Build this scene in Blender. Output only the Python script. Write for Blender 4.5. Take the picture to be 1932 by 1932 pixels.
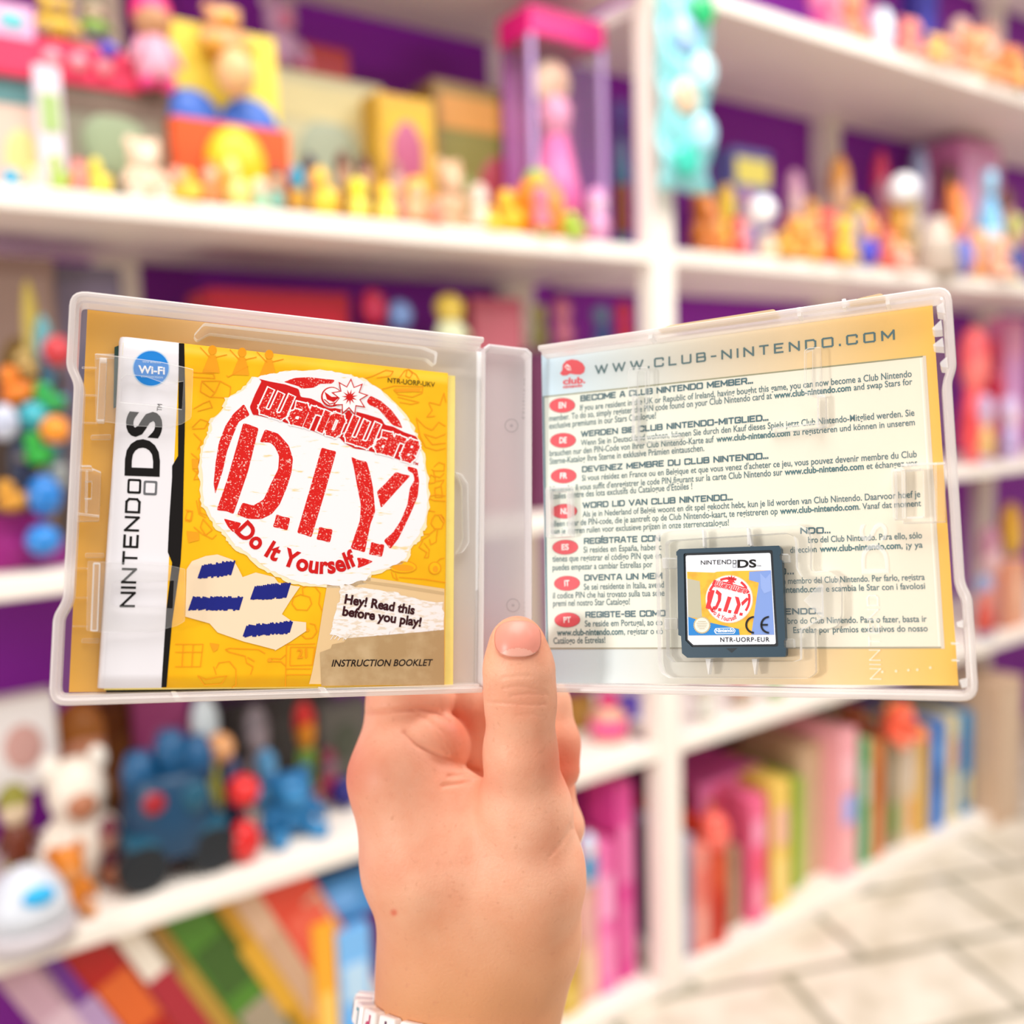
import bpy, bmesh, math, random
import numpy as np
from mathutils import Vector, Matrix
from mathutils.geometry import tessellate_polygon

for _o in list(bpy.data.objects):
    bpy.data.objects.remove(_o)
SC = bpy.context.scene
COL = SC.collection
random.seed(7)

# ------------------------------------------------------------------ camera
F, CX = 1800.0, 966.0                       # focal length and centre of the 1932 px frame
EYE = Vector((0, 0, 1.285))
PITCH, ROLL, YAW = math.radians(-6.183), math.radians(-1.851), math.radians(35.265)
RC = Matrix.Rotation(math.pi / 2 + PITCH, 3, 'X') @ Matrix.Rotation(ROLL, 3, 'Z')
CAM = Matrix.Translation(EYE) @ RC.to_4x4()
cd = bpy.data.cameras.new('camera')
cam = bpy.data.objects.new('camera', cd)
COL.objects.link(cam)
cam.matrix_world = CAM
cd.sensor_width = 36
cd.sensor_fit = 'HORIZONTAL'
cd.lens = 36 * F / 1932
cd.clip_start = 0.01
cd.clip_end = 60
cd.dof.use_dof = True
cd.dof.focus_distance = 0.311
cd.dof.aperture_fstop = cd.lens / 1000 / 0.0073
SC.camera = cam

# ------------------------------------------------------------------ world, lights, exposure
w = bpy.data.worlds.new('shop_daylight')
SC.world = w
w.use_nodes = True
bg = w.node_tree.nodes['Background']
bg.inputs[0].default_value = (1.0, 0.945, 0.90, 1)
bg.inputs[1].default_value = 0.53


def area(name, loc, target, size, power, col=(1, 1, 1), size_y=None):
    l = bpy.data.lights.new(name, 'AREA')
    l.energy = power
    l.color = col
    l.size = size
    if size_y:
        l.shape = 'RECTANGLE'
        l.size_y = size_y
    o = bpy.data.objects.new(name, l)
    COL.objects.link(o)
    o.location = loc
    o.rotation_euler = (Vector(target) - Vector(loc)).to_track_quat('-Z', 'Y').to_euler()
    return o


area('shop_window_light', (-2.5, -1.5, 1.62), (0, 0.33, 1.25), 0.42, 50, (1, 0.975, 0.95))
area('ceiling_light', (0.2, 0.5, 3.1), (0.5, 1.0, 0), 1.4, 58, (1, 0.98, 0.96), 2.2)
area('ceiling_light', (2.0, 1.0, 3.1), (1.9, 1.5, 0), 1.4, 64, (1, 0.98, 0.97), 2.2)

vs = SC.view_settings
vs.view_transform = 'Standard'
vs.look = 'None'
vs.gamma = 1
vs.use_curve_mapping = False
vs.exposure = 0.06
SC.cycles.use_denoising = True
SC.cycles.transparent_max_bounces = 24
SC.cycles.max_bounces = 10
SC.cycles.sample_clamp_indirect = 6


# ------------------------------------------------------------------ materials
def lin(h):
    if isinstance(h, str):
        h = h.lstrip('#')
        h = tuple(int(h[i:i + 2], 16) for i in (0, 2, 4))
    return tuple(((c / 255) / 12.92 if c / 255 <= 0.04045 else ((c / 255 + 0.055) / 1.055) ** 2.4) for c in h)


MATS = {}


def mat(hexc, rough=0.5, noise=0.06, scale=30, spec=0.4, name=None):
    """A painted or moulded surface: one colour with faint procedural mottling."""
    key = (hexc, rough, noise, scale, spec)
    if key in MATS:
        return MATS[key]
    m = bpy.data.materials.new(name or ('surface_' + str(hexc).lstrip('#')))
    m.use_nodes = True
    nt = m.node_tree
    b = nt.nodes['Principled BSDF']
    c = lin(hexc)
    b.inputs['Roughness'].default_value = rough
    b.inputs['Specular IOR Level'].default_value = spec
    if noise > 0:
        tc = nt.nodes.new('ShaderNodeTexCoord')
        n = nt.nodes.new('ShaderNodeTexNoise')
        n.inputs['Scale'].default_value = scale
        n.inputs['Detail'].default_value = 3
        mx = nt.nodes.new('ShaderNodeMix')
        mx.data_type = 'RGBA'
        mx.inputs[6].default_value = (*[min(1, x * (1 + noise)) for x in c], 1)
        mx.inputs[7].default_value = (*[x * (1 - noise) for x in c], 1)
        nt.links.new(tc.outputs['Object'], n.inputs['Vector'])
        nt.links.new(n.outputs['Fac'], mx.inputs[0])
        nt.links.new(mx.outputs[2], b.inputs['Base Color'])
    else:
        b.inputs['Base Color'].default_value = (*c, 1)
    MATS[key] = m
    return m


def ink(hexc, rough=0.42):
    return mat(hexc, rough, 0.0, 30, 0.25)


def speckle(name, base, spot, scale=900, lo=0.60, hi=0.66, rough=0.42, stretch=None, detail=2):
    """Print with worn specks or streaks of another ink."""
    m = bpy.data.materials.new(name)
    m.use_nodes = True
    nt = m.node_tree
    b = nt.nodes['Principled BSDF']
    b.inputs['Roughness'].default_value = rough
    b.inputs['Specular IOR Level'].default_value = 0.25
    tc = nt.nodes.new('ShaderNodeTexCoord')
    mp = nt.nodes.new('ShaderNodeMapping')
    if stretch:
        mp.inputs['Rotation'].default_value = (0, 0, stretch[1])
        mp.inputs['Scale'].default_value = stretch[0]
    n = nt.nodes.new('ShaderNodeTexNoise')
    n.inputs['Scale'].default_value = scale
    n.inputs['Detail'].default_value = detail
    r = nt.nodes.new('ShaderNodeValToRGB')
    r.color_ramp.elements[0].position = lo
    r.color_ramp.elements[1].position = hi
    r.color_ramp.elements[0].color = (*lin(base), 1)
    r.color_ramp.elements[1].color = (*lin(spot), 1)
    nt.links.new(tc.outputs['Object'], mp.inputs['Vector'])
    nt.links.new(mp.outputs[0], n.inputs['Vector'])
    nt.links.new(n.outputs['Fac'], r.inputs['Fac'])
    nt.links.new(r.outputs[0], b.inputs['Base Color'])
    return m


def clear(name, tint, milk, rough=0.12, edge=0.5, trans=0.0, gloss=1.0):
    """Clear or frosted polypropylene: transparent, milky by a fixed share and more so edge-on, with a glossy coat."""
    m = bpy.data.materials.new(name)
    m.use_nodes = True
    nt = m.node_tree
    nt.nodes.remove(nt.nodes['Principled BSDF'])
    out = nt.nodes['Material Output']
    t = nt.nodes.new('ShaderNodeBsdfTransparent')
    t.inputs[0].default_value = (0.997, 0.996, 0.994, 1)
    d = nt.nodes.new('ShaderNodeBsdfDiffuse')
    d.inputs[0].default_value = (*lin(tint), 1)
    tl = nt.nodes.new('ShaderNodeBsdfTranslucent')
    tl.inputs[0].default_value = (*lin(tint), 1)
    dm = nt.nodes.new('ShaderNodeMixShader')
    dm.inputs[0].default_value = trans
    nt.links.new(d.outputs[0], dm.inputs[1])
    nt.links.new(tl.outputs[0], dm.inputs[2])
    lw = nt.nodes.new('ShaderNodeLayerWeight')
    lw.inputs[0].default_value = 0.42
    mr = nt.nodes.new('ShaderNodeMapRange')
    mr.inputs[3].default_value = milk
    mr.inputs[4].default_value = min(1, milk + edge)
    nt.links.new(lw.outputs['Facing'], mr.inputs[0])
    mx = nt.nodes.new('ShaderNodeMixShader')
    nt.links.new(mr.outputs[0], mx.inputs[0])
    nt.links.new(t.outputs[0], mx.inputs[1])
    nt.links.new(dm.outputs[0], mx.inputs[2])
    g = nt.nodes.new('ShaderNodeBsdfGlossy')
    g.inputs['Roughness'].default_value = rough
    fr = nt.nodes.new('ShaderNodeFresnel')
    fr.inputs[0].default_value = 1.49
    fm = nt.nodes.new('ShaderNodeMath')
    fm.operation = 'MULTIPLY'
    fm.inputs[1].default_value = gloss
    ge = nt.nodes.new('ShaderNodeNewGeometry')
    iv = nt.nodes.new('ShaderNodeMath')
    iv.operation = 'SUBTRACT'
    iv.inputs[0].default_value = 1.0
    nt.links.new(ge.outputs['Backfacing'], iv.inputs[1])
    f2 = nt.nodes.new('ShaderNodeMath')
    f2.operation = 'MULTIPLY'
    nt.links.new(fr.outputs[0], f2.inputs[0])
    nt.links.new(iv.outputs[0], f2.inputs[1])
    nt.links.new(f2.outputs[0], fm.inputs[0])
    fx = nt.nodes.new('ShaderNodeMixShader')
    nt.links.new(fm.outputs[0], fx.inputs[0])
    nt.links.new(mx.outputs[0], fx.inputs[1])
    nt.links.new(g.outputs[0], fx.inputs[2])
    nt.links.new(fx.outputs[0], out.inputs[0])
    return m


# ------------------------------------------------------------------ object helpers
def link(o, parent=None, local=None):
    COL.objects.link(o)
    if parent is not None:
        o.parent = parent
    if local is not None:
        o.matrix_local = local
    return o


def tag(o, label=None, cat=None, group=None, kind=None):
    if label:
        o['label'] = label
    if cat:
        o['category'] = cat
    if group:
        o['group'] = group
    if kind:
        o['kind'] = kind
    return o


def empty(name, mtx, label, cat, group=None):
    o = bpy.data.objects.new(name, None)
    o.empty_display_size = 0.02
    COL.objects.link(o)
    o.matrix_world = mtx
    return tag(o, label, cat, group)


def mesh_obj(name, verts, faces, mats, midx=None, parent=None, local=None, smooth=False):
    me = bpy.data.meshes.new(name)
    me.from_pydata([tuple(v) for v in verts], [], [tuple(f) for f in faces])
    for m in (mats if isinstance(mats, (list, tuple)) else [mats]):
        me.materials.append(m)
    if midx is not None:
        me.polygons.foreach_set('material_index', np.array(midx, dtype=np.int32))
    if smooth:
        me.polygons.foreach_set('use_smooth', np.ones(len(me.polygons), dtype=bool))
    me.update()
    return link(bpy.data.objects.new(name, me), parent, local)


def bm_obj(name, bm, m, parent=None, local=None, smooth=True):
    me = bpy.data.meshes.new(name)
    bm.to_mesh(me)
    bm.free()
    for k in (m if isinstance(m, (list, tuple)) else [m]):
        me.materials.append(k)
    if smooth:
        me.polygons.foreach_set('use_smooth', np.ones(len(me.polygons), dtype=bool))
    return link(bpy.data.objects.new(name, me), parent, local)


def bevel(o, wd, seg=2):
    b = o.modifiers.new('bevel', 'BEVEL')
    b.width = wd
    b.segments = seg
    b.limit_method = 'ANGLE'
    b.angle_limit = math.radians(40)
    b.harden_normals = False
    return o


# ================================================================== THE SETTING
D = Vector((math.cos(YAW), math.sin(YAW), 0))
INW = Vector((-math.sin(YAW), math.cos(YAW), 0))
ORG = Vector((0.2965, 1.95, 0))
RCT = RC.transposed()


def on_wall(px, z, s):
    """Distance t along the shelving where the view column px meets depth s at height z; also the depth from the lens."""
    a = RCT @ (ORG + INW * s + Vector((0, 0, z)) - EYE)
    b = RCT @ D
    k = (px - CX) / F
    t = -(a.x + k * a.z) / (b.x + k * b.z)
    return t, -(a + b * t).z


def z_at(t, s, py):
    a = RCT @ (ORG + INW * s + D * t - EYE)
    b = RCT @ Vector((0, 0, 1))
    k = (CX - py) / F
    return -(a.y + k * a.z) / (b.y + k * b.z)


WALLM = Matrix.Translation(ORG) @ Matrix.Rotation(YAW, 4, 'Z')      # x along the shelving, y into it, z up


def box_bm(x0, x1, y0, y1, z0, z1):
    bm = bmesh.new()
    bmesh.ops.create_cube(bm, size=1)
    for v in bm.verts:
        v.co = Vector(((x0 + x1) / 2 + v.co.x * (x1 - x0), (y0 + y1) / 2 + v.co.y * (y1 - y0), (z0 + z1) / 2 + v.co.z * (z1 - z0)))
    return bm


# floor of pale stone tiles with grey joints
fm = bpy.data.materials.new('pale_stone_tiles')
fm.use_nodes = True
nt = fm.node_tree
b = nt.nodes['Principled BSDF']
b.inputs['Roughness'].default_value = 0.35
tc = nt.nodes.new('ShaderNodeTexCoord')
mp = nt.nodes.new('ShaderNodeMapping')
mp.inputs['Rotation'].default_value = (0, 0, math.radians(-14))
br = nt.nodes.new('ShaderNodeTexBrick')
br.inputs['Scale'].default_value = 1.0
br.inputs['Brick Width'].default_value = 0.42
br.inputs['Row Height'].default_value = 0.26
br.inputs['Mortar Size'].default_value = 0.014
br.inputs['Mortar Smooth'].default_value = 0.3
br.inputs['Color1'].default_value = (*lin('#E9DFD0'), 1)
br.inputs['Color2'].default_value = (*lin('#DCD2C0'), 1)
br.inputs['Mortar'].default_value = (*lin('#A09A88'), 1)
nz = nt.nodes.new('ShaderNodeTexNoise')
nz.inputs['Scale'].default_value = 9
nz.inputs['Detail'].default_value = 5
mx = nt.nodes.new('ShaderNodeMix')
mx.data_type = 'RGBA'
mx.blend_type = 'MULTIPLY'
mx.inputs[0].default_value = 0.45
rp = nt.nodes.new('ShaderNodeValToRGB')
rp.color_ramp.elements[0].position = 0.35
rp.color_ramp.elements[0].color = (*lin('#B9B29C'), 1)
rp.color_ramp.elements[1].position = 0.6
rp.color_ramp.elements[1].color = (1, 1, 1, 1)
nt.links.new(tc.outputs['Object'], mp.inputs[0])
nt.links.new(mp.outputs[0], br.inputs['Vector'])
nt.links.new(tc.outputs['Object'], nz.inputs['Vector'])
nt.links.new(nz.outputs['Fac'], rp.inputs[0])
nt.links.new(br.outputs['Color'], mx.inputs[6])
nt.links.new(rp.outputs[0], mx.inputs[7])
nt.links.new(mx.outputs[2], b.inputs['Base Color'])
tag(bm_obj('floor', box_bm(-3.0, 6.0, -1.5, 7.0, -0.06, 0.0), fm, smooth=False), 'pale stone tiled shop floor with grey joints', 'floor', kind='structure')
wall_m = mat('#8A1CA0', 0.6, 0.05, 3)
tag(bm_obj('wall_back', box_bm(-2.6, 4.2, 0.425, 0.52, 0.0, 3.0), wall_m, None, WALLM, False), 'purple shop wall behind the white shelving', 'wall', kind='structure')

# the shelving: boards, one front upright, wall uprights
WHITE = mat('#F7EDE1', 0.45, 0.02, 8)
unit = empty('shelving_unit', WALLM, 'long white shelving unit against the purple wall, filled with toys', 'shelving')
SHELF = [0.0, 0.535, 1.05, 1.566, 2.089, 2.61]
BT = 0.032
for z in SHELF:
    for (a, c) in ((-1.75, -0.002), (0.06, 1.36 if z == 0 else 2.55)):
        bevel(bm_obj('shelf_board', box_bm(a, c, 0.0, 0.405, z, z + BT), WHITE, unit, None, False), 0.004)
bevel(bm_obj('front_upright', box_bm(-0.001, 0.059, -0.006, 0.045, 0.0, 2.9), WHITE, unit, None, False), 0.005)
for t in (-0.93, -0.055, 1.09, 2.0):
    bm_obj('wall_upright', box_bm(t - 0.035, t + 0.035, 0.37, 0.424, 0.0, 2.9), mat('#E6D8C8', 0.5, 0.02, 8), unit, None, False)


# ================================================================== TOY BUILDERS (x to the right along the shelf, y inward, z up, base at 0)
def ell_bm(cx, cy, cz, rx, ry, rz, u=18, v=12, bm=None, tilt=None):
    bm = bm or bmesh.new()
    mtx = Matrix.Translation((cx, cy, cz))
    if tilt:
        mtx = mtx @ Matrix.Rotation(tilt[0], 4, tilt[1])
    bmesh.ops.create_uvsphere(bm, u_segments=u, v_segments=v, radius=1, matrix=mtx @ Matrix.Diagonal((rx, ry, rz, 1)))
    return bm


def lathe_bm(prof, cx=0, cy=0, n=20, bm=None):
    bm = bm or bmesh.new()
    rings = []
    for r, z in prof:
        rings.append([bm.verts.new((cx + max(r, 1e-4) * math.cos(2 * math.pi * i / n), cy + max(r, 1e-4) * math.sin(2 * math.pi * i / n), z)) for i in range(n)])
    for a, c in zip(rings, rings[1:]):
        for i in range(n):
            bm.faces.new((a[i], a[(i + 1) % n], c[(i + 1) % n], c[i]))
    bm.faces.new(list(reversed(rings[0])))
    bm.faces.new(rings[-1])
    return bm


def tube_bm(p, q, r0, r1, n=12, bm=None):
    bm = bm or bmesh.new()
    p, q = Vector(p), Vector(q)
    mtx = Matrix.Translation((p + q) / 2) @ (q - p).to_track_quat('Z', 'Y').to_matrix().to_4x4()
    bmesh.ops.create_cone(bm, cap_ends=True, segments=n, radius1=r0, radius2=r1, depth=(q - p).length, matrix=mtx)
    bmesh.ops.create_uvsphere(bm, u_segments=n, v_segments=6, radius=r1, matrix=Matrix.Translation(q))
    bmesh.ops.create_uvsphere(bm, u_segments=n, v_segments=6, radius=r0, matrix=Matrix.Translation(p))
    return bm


def tm(c):
    return mat(c, 0.38, 0.07, 14, 0.45)


def k_figure(r, w, h, c, o):
    """little standing doll: body, head, hair, two arms, two feet"""
    hw = w / 2
    bm_obj('body', lathe_bm([(hw * .62, h * .10), (hw * .72, h * .2), (hw * .62, h * .38), (hw * .40, h * .55)]), tm(c[0]), r)
    bm_obj('head', ell_bm(0, 0, h * .70, hw * .70, hw * .66, h * .21), tm(c[1]), r)
    hair = ell_bm(0, hw * .10, h * .78, hw * .76, hw * .70, h * .21)
    bm_obj('hair', hair, tm(c[2]), r)
    for s in (-1, 1):
        bm_obj('arm', tube_bm((s * hw * .5, 0, h * .50), (s * hw * .88, -hw * .2, h * .28), hw * .17, hw * .15), tm(c[0]), r)
        bm_obj('foot', ell_bm(s * hw * .36, -hw * .15, h * .07, hw * .33, hw * .45, h * .07), tm(c[3] if len(c) > 3 else c[2]), r)


def k_plush(r, w, h, c, o):
    """seated soft toy: body, head, muzzle, ears, arms, legs"""
    hw = w / 2
    bm_obj('body', ell_bm(0, 0, h * .32, hw * .72, hw * .6, h * .32), tm(c[0]), r)
    bm_obj('head', ell_bm(0, -hw * .1, h * .72, hw * .64, hw * .58, h * .26), tm(c[0]), r)
    bm_obj('muzzle', ell_bm(0, -hw * .55, h * .66, hw * .33, hw * .26, h * .11), tm(c[1]), r)
    for s in (-1, 1):
        bm_obj('ear', ell_bm(s * hw * .5, 0, h * .92, hw * .22, hw * .12, h * .10), tm(c[2] if len(c) > 2 else c[0]), r)
        bm_obj('arm', tube_bm((s * hw * .55, -hw * .1, h * .46), (s * hw * .82, -hw * .4, h * .28), hw * .2, hw * .18), tm(c[0]), r)
        bm_obj('leg', tube_bm((s * hw * .4, -hw * .3, h * .12), (s * hw * .62, -hw * .75, h * .11), hw * .22, hw * .25), tm(c[1]), r)


def k_duck(r, w, h, c, o):
    """rounded animal toy: body, head, snout, tail"""
    hw = w / 2
    bm_obj('body', ell_bm(hw * .05, 0, h * .32, hw * .9, hw * .75, h * .32), tm(c[0]), r)
    bm_obj('head', ell_bm(-hw * .3, -hw * .1, h * .74, hw * .52, hw * .5, h * .27), tm(c[0]), r)
    bm_obj('snout', ell_bm(-hw * .62, -hw * .45, h * .68, hw * .28, hw * .28, h * .09), tm(c[1]), r)
    bm_obj('tail', ell_bm(hw * .8, hw * .1, h * .48, hw * .24, hw * .2, h * .13), tm(c[2] if len(c) > 2 else c[0]), r)


def k_ball(r, w, h, c, o):
    """ball with a band"""
    bm_obj('ball', ell_bm(0, 0, h / 2, w / 2, w / 2, h / 2, 24, 16), mat(c[0], 0.18, 0.03, 10, 0.5), r)
    if len(c) > 1:
        bm_obj('band', lathe_bm([(w * .485, h * .44), (w * .505, h * .47), (w * .505, h * .53), (w * .485, h * .56)], n=24), tm(c[1]), r)


def k_carton(r, w, h, c, o):
    """printed carton: box, front print, picture patch, lid flap"""
    d = o.get('d', min(0.12, w * .5))
    bevel(bm_obj('box', box_bm(-w / 2, w / 2, 0, d, 0, h), tm(c[0]), r, None, False), 0.002)
    if len(c) > 1:
        bm_obj('front_print', box_bm(-w * .44, w * .44, -.0015, .002, h * .06, h * .94), tm(c[1]), r, None, False)
    if len(c) > 2:
        bm_obj('picture', ell_bm(w * o.get('px', 0), -.002, h * o.get('pz', .5), w * .28, .003, h * .24), tm(c[2]), r)
    if len(c) > 3:
        bm_obj('title_band', box_bm(-w * .44, w * .44, -.003, .001, h * .72, h * .92), tm(c[3]), r, None, False)


def k_book(r, w, h, c, o):
    """box or book standing spine outward: cover, spine print patches, page block"""
    d = o.get('d', 0.26)
    bevel(bm_obj('cover', box_bm(-w / 2, w / 2, 0, d, 0, h), tm(c[0]), r, None, False), 0.002)
    for i, cc in enumerate(c[1:]):
        z0 = h * (.10 + .8 * i / max(1, len(c) - 1))
        z1 = h * (.10 + .8 * (i + .72) / max(1, len(c) - 1))
        bm_obj('spine_patch', box_bm(-w * .36, w * .36, -.0015, .002, z0, z1), tm(cc), r, None, False)


def k_bottle(r, w, h, c, o):
    hw = w / 2
    bm_obj('bottle', lathe_bm([(hw * .8, 0), (hw, h * .06), (hw, h * .55), (hw * .55, h * .72), (hw * .4, h * .78)]), mat(c[0], 0.15, 0.03, 10, 0.5), r)
    bm_obj('cap', lathe_bm([(hw * .5, h * .78), (hw * .5, h * .97), (hw * .35, h)]), tm(c[1]), r)
    if len(c) > 2:
        bm_obj('paper_label', lathe_bm([(hw * 1.01, h * .18), (hw * 1.02, h * .2), (hw * 1.02, h * .46), (hw * 1.01, h * .48)]), tm(c[2]), r)


def k_dollbox(r, w, h, c, o):
    """window box with a doll: base, lid, clear window, doll body, doll head, hair, skirt"""
    d = w * .55
    bevel(bm_obj('box_base', box_bm(-w / 2, w / 2, 0, d, 0, h * .06), tm(c[0]), r, None, False), .003)
    bevel(bm_obj('box_back', box_bm(-w / 2, w / 2, d * .92, d, h * .06, h * .88), tm(c[1]), r, None, False), .002)
    bevel(bm_obj('box_lid', box_bm(-w * .52, w * .52, -d * .03, d * 1.03, h * .88, h), tm(c[0]), r, None, False), .004)
    bm_obj('skirt', lathe_bm([(w * .34, h * .10), (w * .24, h * .3), (w * .13, h * .5)], 0, d * .45), tm(c[2]), r)
    bm_obj('torso', lathe_bm([(w * .13, h * .5), (w * .18, h * .62), (w * .1, h * .67)], 0, d * .45), tm(c[3]), r)
    bm_obj('head', ell_bm(0, d * .42, h * .745, w * .13, w * .13, h * .07), tm('#E8B79C'), r)
    bm_obj('hair', ell_bm(0, d * .55, h * .74, w * .22, w * .16, h * .10), tm(c[4]), r)
    for sx in (-1, 1):
        bm_obj('corner_post', box_bm(sx * w * .49 - w * .025, sx * w * .49 + w * .025, -w * .01, w * .04, h * .06, h * .88), tm('#C8A8E0'), r, None, False)
    bm_obj('window', box_bm(-w * .49, w * .49, 0, d * .9, h * .06, h * .88), CLEARBOX, r, None, False)


def k_card(r, w, h, c, o):
    """blister card: card, header, bubble base, toy on the card"""
    bevel(bm_obj('card', box_bm(-w / 2, w / 2, .02, .026, 0, h), tm(c[0]), r, None, False), .002)
    for sx in (-.25, .22):
        bm_obj('arch', ell_bm(w * sx, .012, h * .50, w * .24, .02, h * .15), tm(c[1]), r)
    bm_obj('header', box_bm(-w * .48, w * .48, .006, .022, h * .46, h * .52), tm(c[1]), r, None, False)
    bm_obj('tray', box_bm(-w * .46, w * .46, -.03, .022, 0, h * .46), tm(c[2]), r, None, False)
    bm_obj('toy_body', ell_bm(0, -.035, h * .24, w * .24, .03, h * .20), tm(c[3]), r)
    bm_obj('toy_head', ell_bm(w * .05, -.03, h * .72, w * .15, .03, h * .12), tm(c[4]), r)


def k_pumpkin(r, w, h, c, o):
    bm = bmesh.new()
    for i in range(8):
        a = 2 * math.pi * i / 8
        ell_bm(math.cos(a) * w * .22, math.sin(a) * w * .2, h * .42, w * .27, w * .27, h * .40, 14, 10, bm)
    bm_obj('shell', bm, tm(c[0]), r)
    bm_obj('crown', ell_bm(0, 0, h * .84, w * .24, w * .22, h * .15), tm(c[1]), r)


def k_dome(r, w, h, c, o):
    """rounded playset: skirt, dome, window, hatch"""
    hw = w / 2
    bm_obj('skirt', lathe_bm([(hw, 0), (hw, h * .22), (hw * .95, h * .28)], n=28), tm(c[0]), r)
    bm_obj('dome', lathe_bm([(hw * .93, h * .25), (hw * .85, h * .55), (hw * .6, h * .85), (hw * .25, h * .98), (0, h)], n=28), tm(c[1]), r)
    bm_obj('window', ell_bm(hw * .15, -hw * .72, h * .72, hw * .34, hw * .16, h * .14), tm(c[2]), r)


def k_fort(r, w, h, c, o):
    """dark blue toy fortress on wheels: hull, skirt, two towers, turret dome, red disc, four wheels"""
    bevel(bm_obj('hull', lathe_bm([(w * .40, h * .20), (w * .42, h * .42), (w * .34, h * .70), (w * .30, h * .74)], 0, w * .25, 24), tm(c[0]), r), .002)
    bevel(bm_obj('skirt', box_bm(-w * .46, w * .46, -w * .12, w * .6, h * .20, h * .38), tm(c[1]), r, None, False), .012)
    for x, z in ((-.24, .90), (.05, 1.0), (.28, .92)):
        bm_obj('tower', lathe_bm([(w * .15, h * .62), (w * .16, h * (z - .12)), (w * .10, h * z)], w * x, w * .2, 8), tm(c[2]), r)
    bm_obj('red_disc', ell_bm(-w * .2, -w * .10, h * .60, w * .10, w * .05, w * .10), tm('#A01020'), r)
    bm_obj('hatch', ell_bm(w * .16, -w * .12, h * .58, w * .13, w * .06, w * .15), tm(c[1]), r)
    for x in (-.32, .30):
        for y in (-.05, .5):
            wb = bmesh.new()
            bmesh.ops.create_cone(wb, cap_ends=True, segments=24, radius1=h * .17, radius2=h * .17, depth=w * .16, matrix=Matrix.Translation((w * x, w * y, h * .17)) @ Matrix.Rotation(math.pi / 2, 4, 'X'))
            bevel(bm_obj('wheel', wb, tm('#101820'), r, None, False), .006)


def k_bag(r, w, h, c, o):
    """crinkled foil pack hanging from a strip: pouch, header card, coloured patches"""
    bm = bmesh.new()
    bmesh.ops.create_grid(bm, x_segments=14, y_segments=30, size=.5)
    vs_ = []
    for v in bm.verts:
        u, q = v.co.x * 2, v.co.y + .5
        puff = (1 - u * u) * math.sin(math.pi * min(1, max(0, q))) ** .5
        vs_.append((v, Vector((u * w / 2 * (1 - .06 * math.sin(q * 17)), -.025 * puff + .008 * math.sin(q * 23 + u * 5), q * h))))
    for v, p in vs_:
        v.co = p
    ob = bm_obj('pouch', bm, mat(c[0], 0.16, 0.05, 9, 0.7), r)
    so = ob.modifiers.new('film', 'SOLIDIFY')
    so.thickness = 0.004
    bm_obj('header_card', box_bm(-w * .5, w * .5, -.004, .004, h * .92, h * 1.06), tm(c[1]), r, None, False)
    for i, cc in enumerate(c[2:]):
        z = h * (.14 + .74 * i / max(1, len(c) - 3))
        bm_obj('pouch_patch', ell_bm(w * (.17 if i % 2 else -.17), -.027, z, w * .24, .007, h * .085), mat(cc, .16, .05, 9, .6), r)  # pale and coloured patches spread over the pouch


def k_tray(r, w, h, c, o):
    """long low lidded carton with round knobs"""
    bevel(bm_obj('box', box_bm(-w / 2, w / 2, 0, .14, 0, h), tm(c[0]), r, None, False), .004)
    for i in range(o.get('n', 3)):
        bm_obj('knob', ell_bm(w * (-.05 + .16 * i), -.006, h * .5, h * .22, .012, h * .22), tm(c[1]), r)


def k_frame(r, w, h, c, o):
    """open-fronted gift box: border, back picture, and a printed scene"""
    d = o.get('d', .1)
    bevel(bm_obj('box', box_bm(-w / 2, w / 2, .004, d, 0, h), tm(c[0]), r, None, False), .003)
    for a in ((-w / 2, -w * .38, 0, h), (w * .38, w / 2, 0, h), (-w * .38, w * .38, 0, h * .08), (-w * .38, w * .38, h * .88, h)):
        bm_obj('border', box_bm(a[0], a[1], -.006, .006, a[2], a[3]), tm(c[1]), r, None, False)
    bm_obj('picture', box_bm(-w * .38, w * .38, .001, .006, h * .08, h * .88), tm(c[2]), r, None, False)


CLEARBOX = clear('clear_acetate', '#FFFFFF', 0.01, 0.03, 0.12)
KIND = {'figure': ('toy_figure', 'toy figure', k_figure), 'plush': ('plush_toy', 'plush toy', k_plush), 'duck': ('animal_toy', 'toy animal', k_duck),
        'ball': ('toy_ball', 'ball', k_ball), 'carton': ('toy_box', 'box', k_carton), 'book': ('game_box', 'box', k_book), 'bottle': ('toy_bottle', 'bottle', k_bottle),
        'dollbox': ('doll_box', 'doll box', k_dollbox), 'card': ('blister_card', 'toy pack', k_card), 'pumpkin': ('pumpkin_toy', 'toy', k_pumpkin),
        'dome': ('dome_playset', 'toy', k_dome), 'fort': ('toy_fortress', 'toy', k_fort), 'bag': ('foil_bag', 'toy pack', k_bag), 'tray': ('flat_toy_box', 'box', k_tray),
        'frame': ('gift_box', 'box', k_frame)}


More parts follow.
